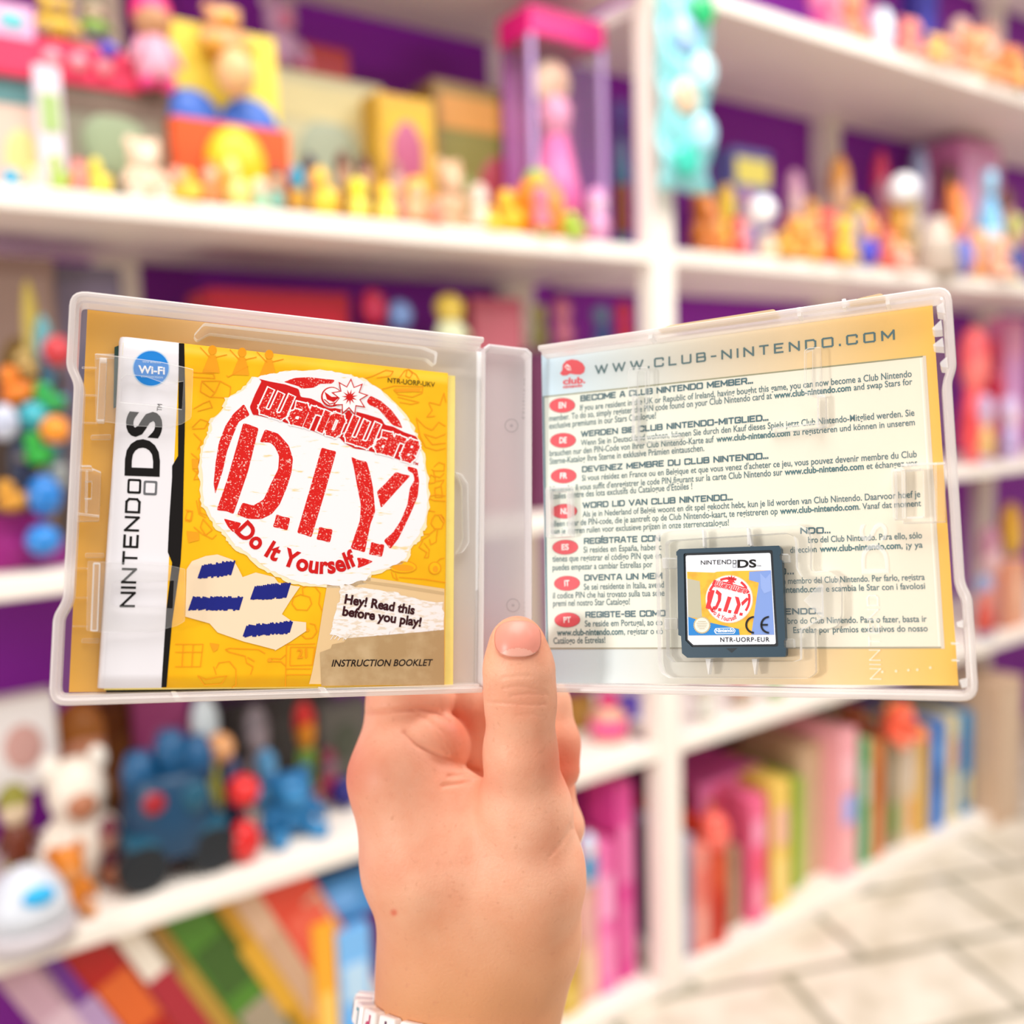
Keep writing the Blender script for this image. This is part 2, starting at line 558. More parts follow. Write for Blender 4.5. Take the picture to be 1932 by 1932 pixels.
def shelf_items(zb, group, rows):
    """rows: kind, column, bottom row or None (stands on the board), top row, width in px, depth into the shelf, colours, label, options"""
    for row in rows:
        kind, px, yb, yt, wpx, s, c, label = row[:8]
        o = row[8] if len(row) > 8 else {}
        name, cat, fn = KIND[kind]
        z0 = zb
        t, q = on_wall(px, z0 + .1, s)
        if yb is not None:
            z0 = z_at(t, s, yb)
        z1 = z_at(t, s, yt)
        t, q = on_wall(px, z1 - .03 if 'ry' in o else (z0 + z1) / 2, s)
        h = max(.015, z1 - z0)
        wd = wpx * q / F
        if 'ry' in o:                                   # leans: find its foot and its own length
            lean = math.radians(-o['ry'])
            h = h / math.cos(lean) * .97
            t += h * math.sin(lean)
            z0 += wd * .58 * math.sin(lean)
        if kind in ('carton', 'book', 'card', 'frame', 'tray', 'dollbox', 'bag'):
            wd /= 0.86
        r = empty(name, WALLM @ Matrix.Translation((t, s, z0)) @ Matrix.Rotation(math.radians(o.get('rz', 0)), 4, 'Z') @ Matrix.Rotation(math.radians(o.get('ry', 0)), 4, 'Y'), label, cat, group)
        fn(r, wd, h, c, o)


S = [z + BT for z in SHELF]
# ---- shelf above the case, bay left of the upright: cartons at the back, small toys along the edge
shelf_items(S[3], 'boxed toys on the shelf above the case', [
    ('carton', 40, None, 128, 95, .10, ['#D9B7A4', '#E3C2B0', '#F6D48A', '#5F8F90'], 'peach toy box with a teal corner at the far end of the upper shelf', {'pz': .3}),
    ('book', 98, None, 122, 40, .07, ['#E6D7E2', '#E9DCE8', '#A9C27C'], 'narrow white box spine with a green foot beside the peach box', {'d': .2}),
    ('carton', 218, None, 152, 190, .09, ['#6E5A4C', '#8C8672', '#98A682', '#7A6556'], 'dark brown toy box with a grey green window behind the cream figure', {'d': .16}),
    ('card', 425, None, 40, 205, .09, ['#F6DC4A', '#3B6FD0', '#E4571C', '#F5C21E', '#E6B983'], 'tall yellow toy pack with blue arches and an orange tray'),
    ('carton', 622, None, 142, 205, .22, ['#BFB58C', '#CFC69A', '#A8B094', '#D8C98F'], 'pale olive toy box with a soft picture under the red box', {'d': .12}),
    ('carton', 770, None, 180, 105, .16, ['#D9A82C', '#D8A535', '#B8577A', '#E0B02A'], 'mustard yellow box with a mauve picture', {'pz': .6}),
    ('carton', 905, None, 162, 165, .18, ['#8A6A38', '#7E7430', '#A03040', '#C98A3C'], 'olive and brown box with a red spot beside the tall doll box', {'pz': .35, 'px': .25}),
    ('dollbox', 1075, None, 24, 150, .07, ['#E8157F', '#9A3A92', '#F070B0', '#F4A0C4', '#F0D2B4'], 'tall window doll box with a magenta lid and pink doll'),
    ('bottle', 1172, None, 190, 34, .20, ['#3C6C88', '#4A5FA0', '#8A4A2C'], 'narrow teal blue bottle between the doll box and the upright'),
])
shelf_items(S[3], 'toys piled on top of the boxes', [
    ('tray', 112, 152, 72, 250, .08, ['#E8385F', '#FF9AA8'], 'flat pink and red carton with round knobs lying on the boxes'),
    ('carton', 22, 72, 2, 70, .08, ['#E7A8CE', '#E9B0D4', '#6CC8CC'], 'pale pink box with a turquoise disc on the flat red carton'),
    ('plush', 105, 78, -12, 88, .10, ['#D9B440', '#B48C60'], 'golden yellow plush toy on the flat red carton'),
    ('figure', 178, 76, -4, 62, .10, ['#7FA04A', '#D2B4A0', '#5D6A30', '#6A50C0'], 'green figure with purple shoes beside the golden plush'),
    ('ball', 205, 106, 78, 38, .06, ['#5E4FC8', '#6E5FD8'], 'violet ball on the flat red carton'),
    ('figure', 290, 172, -22, 100, .07, ['#E4A0B4', '#C08A60', '#F0387E', '#F0448C'], 'doll with a hot pink hat and pink shoes sitting on the boxes'),
    ('plush', 420, 112, 8, 105, .10, ['#E9B27C', '#DDA02A', '#E0A070'], 'peach plush toy on top of the yellow toy pack'),
    ('plush', 528, 142, -10, 100, .26, ['#B58AA8', '#C87090', '#C4A8B4'], 'lilac plush toy against the purple wall'),
    ('carton', 612, 152, 82, 92, .30, ['#B00808', '#C40A0A'], 'plain red box in front of the purple wall'),
])
shelf_items(S[3], 'small toys along the edge of the shelf above the case', [
    ('ball', 22, None, 318, 34, .03, ['#3FA6CE', '#7FD0E0'], 'light blue ball at the far end of the upper shelf edge'),
    ('figure', 62, None, 312, 32, .04, ['#F2DCC0', '#F4E0C8', '#C8D878'], 'little cream figure next to the light blue ball'),
    ('duck', 112, None, 292, 42, .04, ['#A9C455', '#C8D870'], 'grass green toy animal below the white box spine'),
    ('figure', 150, None, 300, 36, .03, ['#F08A7C', '#F2B09C', '#E86A70'], 'salmon pink little figure by the grass green animal'),
    ('duck', 188, None, 300, 44, .03, ['#EFD84A', '#C7DC40', '#F0C830'], 'lemon yellow and lime toy animal beside the salmon figure'),
    ('plush', 272, None, 262, 92, .04, ['#F2D2B6', '#F8E4D0'], 'large cream plush figure in front of the brown box'),
    ('figure', 336, None, 315, 42, .03, ['#F7BE3C', '#F6A890', '#F4A48C', '#F0B000'], 'amber figure with a peach head next to the cream plush'),
    ('figure', 398, None, 302, 46, .04, ['#D88A50', '#E6C8A8', '#B8643C'], 'brown and tan figure in front of the orange tray'),
    ('duck', 446, None, 300, 58, .03, ['#F8DC80', '#F2B85C', '#F8D070'], 'pale yellow toy animal in front of the orange tray'),
    ('figure', 492, None, 335, 38, .03, ['#A8D6B4', '#F0DCC4', '#B8E0C0'], 'mint green little figure after the pale yellow animal'),
    ('figure', 562, None, 312, 40, .04, ['#C8962C', '#2E98B8', '#2090B4'], 'teal headed figure below the pale olive box'),
    ('duck', 612, None, 318, 62, .03, ['#FFC63A', '#F8A060', '#FFD860'], 'round orange yellow toy animal next to the teal headed figure'),
    ('figure', 676, None, 335, 50, .03, ['#FFE25A', '#F5E23A', '#E8DC1E', '#FFB84A'], 'bright lemon figure in the middle of the upper shelf edge'),
    ('figure', 690, None, 292, 44, .10, ['#6A3420', '#C89878', '#5A2818'], 'chocolate brown figure standing behind the bright lemon figure'),
    ('figure', 728, None, 345, 46, .03, ['#FFE060', '#FFD850', '#FFC830', '#FFB030'], 'yellow figure with a golden cap next to the bright lemon figure'),
    ('figure', 786, None, 332, 52, .03, ['#FFB488', '#FFC09A', '#FFB22C', '#FF8E70'], 'peach figure with an orange cap below the mustard box'),
    ('plush', 848, None, 302, 78, .06, ['#D8AE88', '#E6C4A2'], 'sand brown plush toy below the olive and brown box'),
    ('figure', 906, None, 345, 44, .03, ['#F0DCC8', '#F2E0D2', '#E0C4B4'], 'off white little figure next to the sand brown plush'),
    ('duck', 962, None, 360, 66, .03, ['#FFB81C', '#FFD040', '#FFA000'], 'amber rounded toy animal before the pumpkin'),
    ('pumpkin', 1014, None, 318, 100, .05, ['#F08A1C', '#9CC04A'], 'orange pumpkin toy with a green crown'),
    ('figure', 1022, None, 348, 46, .00, ['#F0788C', '#F08098', '#EE6E86', '#B8CC50'], 'rose pink figure in front of the pumpkin'),
    ('duck', 1082, None, 402, 56, .00, ['#B4D048', '#7CC838', '#F09848'], 'lime green toy animal beside the rose pink figure'),
    ('figure', 1128, None, 352, 52, .02, ['#E8A4C8', '#F0C4DC', '#D890C0'], 'pale pink figure at the foot of the doll box'),
])
# ---- same shelf, bay beyond the upright
shelf_items(S[3], 'toys on the middle shelf beyond the upright', [
    ('plush', 1326, None, 362, 82, .05, ['#C8701C', '#E89058', '#B05A10'], 'rust orange plush toy next to the white upright'),
    ('figure', 1372, None, 345, 42, .12, ['#E8C028', '#F0D040', '#E0B020'], 'yellow figure behind the rust orange plush'),
    ('figure', 1392, None, 408, 44, .03, ['#E8584C', '#F09080', '#D83C3C'], 'coral red little figure below the white highlight ball'),
    ('carton', 1420, None, 282, 92, .20, ['#5A5C94', '#66689C', '#4C5090', '#D8C860'], 'slate blue box with a yellow title band on the purple wall', {'pz': .3}),
    ('ball', 1437, 426, 370, 54, .04, ['#FFFFFF'], 'white ball put in for a blurred highlight in front of the slate blue box'),  # white sphere added in place of an out-of-focus highlight
    ('duck', 1450, None, 440, 52, .02, ['#F0D8B8', '#F4E4CC'], 'cream toy animal below the white highlight ball'),
    ('plush', 1502, None, 408, 72, .04, ['#E09A3C', '#F0B468'], 'ochre plush toy between the cream animal and the red figure'),
    ('figure', 1500, None, 318, 48, .20, ['#D8A4B4', '#E0B8B8', '#C890A8'], 'dusty pink figure at the back beside the slate blue box'),
    ('figure', 1562, None, 392, 44, .04, ['#F06848', '#F08A70', '#E84838'], 'vermilion figure after the ochre plush'),
    ('plush', 1592, None, 408, 50, .00, ['#F4BE34', '#F6CC50', '#F0B020'], 'bright amber plush at the shelf edge'),
    ('figure', 1585, None, 290, 54, .22, ['#A888A8', '#E0B088', '#D89038'], 'mauve figure with ginger hair against the wall upright'),
    ('figure', 1620, None, 372, 52, .14, ['#A8A0B8', '#B8B8CC', '#C8A838'], 'grey lilac figure behind the bright amber plush'),
    ('ball', 1640, None, 448, 34, .00, ['#4848C8', '#5858D8'], 'cobalt blue ball at the shelf edge'),
    ('figure', 1662, None, 280, 42, .22, ['#B03060', '#A8687C', '#C01848'], 'crimson haired figure at the back of the shelf'),
    ('ball', 1704, 386, 328, 54, .10, ['#FFFFFF'], 'white ball put in for a blurred highlight above the round grey toy'),  # second sphere painted white for a blurred glint
    ('plush', 1690, None, 372, 66, .14, ['#D89A34', '#E8B468'], 'honey plush toy under the upper highlight ball'),
    ('figure', 1735, None, 272, 46, .22, ['#9C90B0', '#B8B0C8', '#8A90B0'], 'pale violet grey figure at the back of the shelf'),
    ('dome', 1766, None, 408, 84, .02, ['#B8A494', '#C8B8A8', '#F08858'], 'round grey toy with an orange window'),
    ('ball', 1818, None, 448, 38, .00, ['#6C74C8', '#7C84D8'], 'periwinkle ball next to the round grey toy'),
    ('plush', 1800, None, 348, 62, .14, ['#E8843C', '#F0A868'], 'tangerine plush behind the round grey toy'),
    ('bottle', 1866, None, 322, 48, .10, ['#7CC0E8', '#9CD4F0', '#C8E8F4'], 'sky blue bottle near the end of the middle shelf'),
    ('plush', 1880, None, 445, 66, .01, ['#F0B090', '#F4C4A8'], 'peach plush at the end of the middle shelf edge'),
    ('carton', 1850, None, 268, 118, .22, ['#D07AA8', '#DC98BE', '#E8B4D0'], 'pink box standing behind the sky blue bottle'),
    ('figure', 1918, None, 402, 48, .08, ['#4C5C9C', '#C8A484', '#B8B860'], 'navy figure at the very end of the middle shelf'),
])
shelf_items(S[4], 'toys on the top shelf beyond the upright', [
    ('figure', 1545, None, -50, 62, .12, ['#C04088', '#E080A8', '#D03880'], 'raspberry pink figure on the top shelf'),
    ('plush', 1602, None, -22, 72, .05, ['#E8845C', '#F0A484'], 'terracotta plush on the top shelf'),
    ('ball', 1664, None, 14, 44, .06, ['#D8E4EC', '#B8CCDC'], 'frosty white ball on the top shelf'),
    ('plush', 1712, None, 36, 66, .02, ['#F08A78', '#F4A890'], 'salmon plush after the frosty ball'),
    ('carton', 1750, None, -30, 62, .14, ['#28206C', '#2C2880', '#4038A0'], 'indigo box on the top shelf'),
    ('plush', 1762, None, 66, 52, .00, ['#F4C068', '#F8D490'], 'straw yellow plush at the top shelf edge'),
    ('plush', 1832, None, 55, 100, .06, ['#F0A070', '#F4B890'], 'large apricot plush on the top shelf'),
    ('figure', 1812, None, 30, 60, .18, ['#E8C8B4', '#ECD4C4', '#E0BCA8'], 'pale beige figure behind the apricot plush'),
    ('plush', 1900, None, 88, 78, .02, ['#E0884C', '#F0A468'], 'burnt orange plush at the end of the top shelf'),
    ('figure', 1925, None, 108, 40, .00, ['#D8B858', '#E8CC84', '#A8A848'], 'mustard figure at the end of the top shelf edge'),
])
# ---- shelf behind the case (its toys show above the case and at both sides of it)
shelf_items(S[2], 'toys on the shelf behind the case', [
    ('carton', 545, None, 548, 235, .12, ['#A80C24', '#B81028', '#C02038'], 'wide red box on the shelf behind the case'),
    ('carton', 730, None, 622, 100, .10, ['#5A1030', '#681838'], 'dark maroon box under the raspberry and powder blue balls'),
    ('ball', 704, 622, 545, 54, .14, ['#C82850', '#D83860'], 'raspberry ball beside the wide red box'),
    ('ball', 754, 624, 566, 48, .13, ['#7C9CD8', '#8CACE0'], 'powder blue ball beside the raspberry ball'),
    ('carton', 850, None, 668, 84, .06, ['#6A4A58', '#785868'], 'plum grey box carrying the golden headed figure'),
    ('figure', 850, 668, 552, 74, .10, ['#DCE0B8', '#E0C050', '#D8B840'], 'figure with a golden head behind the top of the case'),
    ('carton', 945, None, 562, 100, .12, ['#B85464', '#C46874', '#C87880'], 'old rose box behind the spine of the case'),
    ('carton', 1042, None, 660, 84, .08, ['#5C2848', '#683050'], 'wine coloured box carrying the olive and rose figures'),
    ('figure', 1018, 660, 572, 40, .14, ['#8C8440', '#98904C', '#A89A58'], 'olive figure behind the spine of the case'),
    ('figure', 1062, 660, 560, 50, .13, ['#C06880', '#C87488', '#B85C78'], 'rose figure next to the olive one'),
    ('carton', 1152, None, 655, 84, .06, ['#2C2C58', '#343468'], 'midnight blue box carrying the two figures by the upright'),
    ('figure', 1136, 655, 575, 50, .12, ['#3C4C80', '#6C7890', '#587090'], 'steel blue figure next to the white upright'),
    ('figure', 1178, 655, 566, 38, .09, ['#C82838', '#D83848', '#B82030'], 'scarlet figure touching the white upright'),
    # left of the case
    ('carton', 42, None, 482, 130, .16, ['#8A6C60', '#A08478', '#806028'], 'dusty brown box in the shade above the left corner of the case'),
    ('figure', 74, None, 520, 40, .10, ['#98703C', '#B8A050', '#C0A848'], 'khaki figure in front of the dusty brown box'),
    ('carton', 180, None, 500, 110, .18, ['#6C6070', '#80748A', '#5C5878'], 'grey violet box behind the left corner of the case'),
    ('figure', 92, 905, 590, 44, .08, ['#4C7C98', '#588CB0', '#60A0A8'], 'muted blue figure beside the left edge of the case'),
    ('ball', 108, 692, 632, 52, .05, ['#C83840', '#D84850'], 'red ball just left of the case'),
    ('duck', 30, 768, 690, 66, .06, ['#E07818', '#F09030', '#D06808'], 'orange toy animal in the pile left of the case'),
    ('duck', 92, 778, 722, 62, .05, ['#28A048', '#40C060', '#2090C0'], 'green toy animal in the pile left of the case'),
    ('ball', 62, 815, 758, 54, .04, ['#38A8B8', '#50C0C8'], 'turquoise ball in the pile left of the case'),
    ('ball', 104, 838, 784, 52, .02, ['#F09020', '#F8A838'], 'orange ball touching the left edge of the case'),
    ('ball', 8, 832, 762, 50, .03, ['#C8CCDC', '#9098B8'], 'silver grey ball at the edge of the picture'),
    ('duck', 72, 880, 816, 56, .03, ['#28A838', '#40C050', '#209030'], 'emerald toy animal under the orange ball'),
    ('duck', 22, 965, 905, 64, .03, ['#D09028', '#E0A840'], 'ochre toy animal low in the pile left of the case'),
    ('ball', 84, 975, 895, 60, .02, ['#2078C8', '#3088D8'], 'upper blue ball low in the pile left of the case'),
    ('ball', 82, 1048, 988, 62, .02, ['#2080D0', '#3090E0'], 'lower blue ball resting near the shelf board'),
    ('carton', 30, None, 970, 90, .06, ['#8C1468', '#981878', '#A02080'], 'plum purple box on the shelf board left of the case'),
    ('carton', 92, None, 1020, 64, .05, ['#701060', '#801470', '#902080'], 'dark purple box under the lower blue ball'),
    # right of the case
    ('figure', 1838, None, 612, 74, .08, ['#E84C50', '#F07870', '#E85C60'], 'tall red figure just beyond the right corner of the case'),
    ('bottle', 1872, None, 640, 44, .12, ['#B01838', '#C02848', '#D83858'], 'dark red bottle beyond the right corner of the case'),
    ('carton', 1915, None, 600, 66, .16, ['#D878A0', '#E090B0', '#C890C8'], 'rose pink box at the right edge of the picture'),
    ('figure', 1905, None, 745, 54, .06, ['#B8A4CC', '#E0C8D8', '#C8B4D8'], 'lilac figure at the right edge of the picture'),
    ('figure', 1860, None, 742, 46, .04, ['#D8B070', '#C8A8B8', '#B8A0C0'], 'tan figure right of the case'),
])
# ---- shelf below the case, bay left of the upright
shelf_items(S[1], 'toys on the shelf below the case', [
    ('dome', 52, None, 1632, 165, .02, ['#C8C0C4', '#D0D4DC', '#2CB0E8'], 'pale grey dome toy with a bright blue window at the front of the lower shelf'),
    ('plush', 128, None, 1592, 96, .05, ['#D07818', '#D89050', '#C06808'], 'orange plush toy with dangling legs beside the grey dome'),
    ('plush', 148, None, 1420, 165, .14, ['#EDE0D0', '#B07050', '#F4ECE0'], 'fluffy white plush toy with a brown face'),
    ('carton', 44, 1500, 1322, 105, .18, ['#E8E0DC', '#EEE8E6', '#D0A098'], 'white box with a faint pink picture above the fluffy plush'),
    ('figure', 30, 1640, 1478, 72, .14, ['#6A2A10', '#D8C0A0', '#8A8428'], 'dark brown figure with an olive cap beside the fluffy plush'),
    ('figure', 158, None, 1322, 122, .24, ['#8A5828', '#E09A78', '#B06820'], 'big headed peach figure behind the fluffy plush'),
    ('fort', 330, None, 1392, 208, .06, ['#0E3C5C', '#145068', '#10507C'], 'dark blue toy fortress on black wheels'),
    ('carton', 310, None, 1302, 90, .28, ['#A84878', '#B85088', '#C06898'], 'mauve pink box behind the toy fortress'),
    ('figure', 392, None, 1312, 66, .24, ['#B8B040', '#D8E4E8', '#E0ECF0'], 'figure with a white head and yellow body behind the fortress'),
    ('ball', 414, 1442, 1384, 54, .12, ['#E0A068', '#E8B080'], 'tan ball at the shoulder of the fortress'),
    ('ball', 458, 1522, 1462, 64, .07, ['#D81C1C', '#E83838'], 'upper red ball beside the fortress'),
    ('ball', 462, None, 1545, 58, .05, ['#D01818', '#E03030'], 'lower red ball on the board beside the fortress'),
    ('figure', 438, None, 1420, 54, .12, ['#28304C', '#50708C', '#404868'], 'slate figure between the fortress and the blue cloth toy'),
    ('plush', 545, None, 1452, 132, .10, ['#1C6CA0', '#3080B4', '#185C90'], 'blue cloth toy slumped on the lower shelf'),
    ('figure', 505, None, 1412, 54, .17, ['#60A0CC', '#70ACD4', '#5494C0'], 'light blue figure behind the blue cloth toy'),
    ('figure', 488, None, 1330, 60, .24, ['#8C7C80', '#9C8C90', '#807478'], 'grey figure at the back behind the blue cloth toy'),
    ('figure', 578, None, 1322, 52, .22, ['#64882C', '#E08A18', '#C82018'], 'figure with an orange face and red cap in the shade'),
    ('carton', 652, None, 1325, 88, .26, ['#54504C', '#5C5850', '#484C3C'], 'dark grey box at the back beside the wrist'),
    ('ball', 650, None, 1465, 52, .14, ['#201870', '#302888'], 'navy ball between the blue cloth toy and the hand'),
])
shelf_items(S[1], 'toys beside the upright under the case', [
    ('bottle', 1148, None, 1308, 72, .10, ['#E0A088', '#D81470', '#E84890'], 'peach bottle with a magenta top beside the upright'),
    ('carton', 1098, None, 1316, 52, .18, ['#A0702C', '#B08038', '#B89048'], 'golden brown box beside the fingertips'),
    ('carton', 1192, None, 1315, 38, .16, ['#5038A8', '#5840B0'], 'violet box half hidden by the upright'),
    ('figure', 1330, None, 1298, 52, .06, ['#E0DCD0', '#E8E4D8', '#C8BCA8'], 'cream figure just below the case beyond the upright'),
    ('figure', 1398, None, 1292, 60, .08, ['#B8A890', '#D8D0C0', '#C05840'], 'stone coloured figure just below the case'),
    ('figure', 1462, None, 1285, 46, .06, ['#88A860', '#D8D4C4', '#A0B878'], 'sage green figure just below the case'),
    ('figure', 1868, None, 990, 56, .08, ['#C08880', '#D8B0B0', '#B07888'], 'dusky pink figure right of the case on the lower shelf'),
    ('figure', 1908, None, 945, 54, .12, ['#6068B0', '#E0B040', '#D8A030'], 'blue figure with a golden head at the right edge'),
    ('carton', 1920, None, 1060, 60, .04, ['#D89070', '#E0A080', '#E8B090'], 'apricot box on the lower shelf at the right edge'),
    ('figure', 1858, None, 1082, 50, .03, ['#C85040', '#D88070', '#8890B0'], 'brick red figure on the lower shelf right of the case'),
])
# ---- bottom shelf
shelf_items(S[0], 'game boxes on the bottom shelf', [
    ('book', 22, None, 1822, 64, .05, ['#C8A0B0', '#A02038', '#D8B8C4'], 'pinkish grey game box at the near end of the bottom shelf', {'ry': -26}),
    ('book', 78, None, 1795, 52, .05, ['#6A2488', '#8048A0', '#B090B8'], 'purple game box on the bottom shelf', {'ry': -26}),
    ('book', 148, None, 1775, 78, .05, ['#B01008', '#C01810', '#D02818', '#D86020'], 'broad red game box next to the purple one', {'ry': -26}),
    ('book', 226, None, 1752, 62, .05, ['#EFE4D4', '#40A050', '#A82030'], 'white game box with a green and a dark red mark', {'ry': -26}),
    ('book', 278, None, 1735, 38, .05, ['#A07828', '#D8A038', '#B08830'], 'bronze yellow game box next to the white one', {'ry': -26}),
    ('book', 340, None, 1712, 80, .05, ['#4C8020', '#E8C8A8', '#A09078', '#385C18'], 'broad green game box with pale patches', {'ry': -26}),
    ('book', 402, None, 1690, 44, .05, ['#C8901C', '#E8D020', '#D8A028'], 'golden yellow game box next to the green one', {'ry': -26}),
    ('book', 448, None, 1672, 44, .05, ['#D8B090', '#E0C0A0', '#C8A080'], 'beige game box next to the golden one', {'ry': -26}),
    ('book', 520, None, 1652, 86, .05, ['#E04830', '#A8B8E0', '#F8E0D0', '#E86048'], 'broad red game box with white and blue patches', {'ry': -26}),
    ('book', 585, None, 1690, 34, .05, ['#F0D8B8', '#F4E0C4'], 'cream game box beside the broad red one with patches', {'ry': -26}),
    ('book', 622, None, 1745, 38, .04, ['#F0A828', '#F8C860'], 'orange yellow game box near the wrist'),
    ('book', 676, None, 1755, 58, .04, ['#78B8F0', '#F0C8C0', '#60B0F0', '#B8D8F0'], 'sky blue and pink game box behind the wrist'),
    ('carton', 640, 1748, 1662, 130, .06, ['#2E78B8', '#4890D0', '#70B0F0'], 'blue pack lying on top of the boxes near the wrist', {'d': .2}),
    ('book', 1078, None, 1782, 40, .04, ['#D0A838', '#E0C060', '#C8A040'], 'mustard game box just right of the wrist'),
    ('book', 1112, None, 1655, 36, .05, ['#E8B0A0', '#F0C8A8', '#E0A8A0'], 'pale salmon game box right of the wrist'),
    ('book', 1146, None, 1592, 36, .05, ['#F070B0', '#F890C0', '#F8A8D0'], 'bright pink game box beside the upright'),
    ('book', 1182, None, 1478, 36, .06, ['#E04898', '#E868A8', '#F080B8'], 'tall deep pink box touching the upright'),
    ('carton', 1140, None, 1472, 120, .16, ['#8C1868', '#98246C', '#80346C'], 'dark magenta box behind the pink game boxes', {'d': .18}),
    ('figure', 1112, 1668, 1572, 40, .04, ['#4898C0', '#E8E4E8', '#C8D8F0'], 'little blue and white figure on the pale salmon box'),
])
shelf_items(S[0], 'boxes on the bottom shelf beyond the upright', [
    ('book', 1296, None, 1580, 30, .04, ['#A0A0B8', '#B0B0C8', '#8890A8'], 'slim grey blue box beside the upright'),
    ('book', 1326, None, 1600, 32, .03, ['#F09080', '#F8A898', '#F07868'], 'coral box after the slim grey blue one'),
    ('book', 1358, None, 1565, 32, .03, ['#D03818', '#C02810', '#E05830'], 'deep orange red box with dark marks'),
    ('ball', 1346, 1610, 1530, 62, .05, ['#F86858', '#F88878'], 'glossy coral ball above the deep orange box'),
    ('book', 1386, None, 1600, 26, .06, ['#A88868', '#B89878'], 'brown box beside the deep orange red one'),
    ('frame', 1376, None, 1462, 150, .16, ['#D85CA0', '#F080B8', '#E8A080'], 'large pink gift box with an open front', {'d': .2}),
    ('book', 1432, None, 1505, 36, .04, ['#F06890', '#F898B0', '#F05070', '#F8A0C0'], 'rose box next to the pink gift box'),
    ('book', 1474, None, 1475, 46, .05, ['#F0C860', '#F8D880', '#F0B8A0'], 'butter yellow box with a curved face'),
    ('book', 1508, None, 1470, 26, .08, ['#98B838', '#A8C848'], 'narrow lime box behind the butter yellow one'),
    ('carton', 1420, None, 1428, 130, .26, ['#D8A838', '#E0B848', '#E8C060'], 'golden box at the back above the pink gift box', {'d': .1}),
    ('carton', 1545, None, 1400, 100, .10, ['#C8A884', '#CDB08C'], 'large plain beige box on the bottom shelf', {'d': .2}),
    ('book', 1602, None, 1378, 42, .04, ['#F4A8B0', '#F8B8B8', '#A0B0F0', '#F8C0C8'], 'tall pale pink box next to the beige one'),
    ('book', 1634, None, 1395, 22, .05, ['#60B880', '#80C898', '#B0D8C0'], 'thin green box after the tall pale pink one'),
    ('book', 1658, None, 1400, 26, .05, ['#D88040', '#E09058', '#D07030'], 'copper orange box after the thin green one'),
    ('book', 1688, None, 1385, 30, .06, ['#A89878', '#70983C', '#B8A890'], 'taupe box with a green foot'),
    ('book', 1718, None, 1372, 28, .05, ['#E8D0B0', '#F0B060', '#E8D8C8'], 'cream box with an orange mark'),
    ('book', 1744, None, 1372, 24, .05, ['#E0B048', '#E8C068'], 'ochre box before the blue spotted one'),
    ('book', 1772, None, 1362, 28, .05, ['#3880D8', '#4890E8', '#2868B8', '#58A0F0'], 'blue box with round spots'),
    ('book', 1800, None, 1350, 26, .05, ['#E8D8A8', '#F0E0B8', '#E0A080'], 'pale straw box after the blue one'),
    ('book', 1826, None, 1345, 24, .05, ['#2E90C8', '#D8D0A0', '#2080C0'], 'cyan blue box at the end of the bottom shelf'),
    ('plush', 1690, 1395, 1322, 90, .06, ['#F06040', '#F88060', '#E8A040'], 'orange red plush lying on the boxes below the case'),
    ('plush', 1602, 1392, 1330, 86, .14, ['#8A3A18', '#A05028', '#C08030'], 'russet plush lying on the boxes below the case'),
])
# second rows that fill the gaps between the toys
shelf_items(S[3], 'second row of toys on the shelf above the case', [
    ('figure', 38, None, 300, 36, .12, ['#C8D060', '#F0E0B0', '#98B040'], 'yellow green figure behind the light blue ball'),
    ('figure', 212, None, 296, 34, .12, ['#E8C8A0', '#F0D8B8', '#E0A878'], 'biscuit coloured figure behind the lemon and lime animal'),
    ('duck', 362, None, 322, 36, .00, ['#FFD24A', '#F8A048'], 'small golden toy animal at the very edge below the orange tray'),
    ('figure', 522, None, 310, 36, .06, ['#8CC8B8', '#E8C8A8', '#5C3828'], 'sea green figure between the mint figure and the teal headed one'),
    ('figure', 588, None, 288, 38, .14, ['#4C3A60', '#C8A080', '#3A2440'], 'aubergine figure behind the round orange yellow animal'),
    ('figure', 650, None, 282, 40, .14, ['#8A4A28', '#D8A888', '#6A3018'], 'russet figure left of the chocolate brown one'),
    ('figure', 748, None, 300, 42, .12, ['#B88080', '#E0B8A8', '#A06860'], 'dusty rose figure in front of the mustard box'),
    ('duck', 822, None, 372, 36, .00, ['#F08870', '#F8B098'], 'coral toy animal at the edge below the sand brown plush'),
    ('figure', 884, None, 330, 34, .10, ['#98A060', '#D8C8A0', '#788848'], 'moss green figure behind the off white figure'),
    ('duck', 930, None, 392, 32, .00, ['#FFD848', '#F8B038'], 'tiny yellow toy animal at the edge before the amber one'),
    ('figure', 1052, None, 352, 34, .02, ['#F0A040', '#F8C070', '#E88020'], 'light orange figure to the side of the pumpkin'),
])
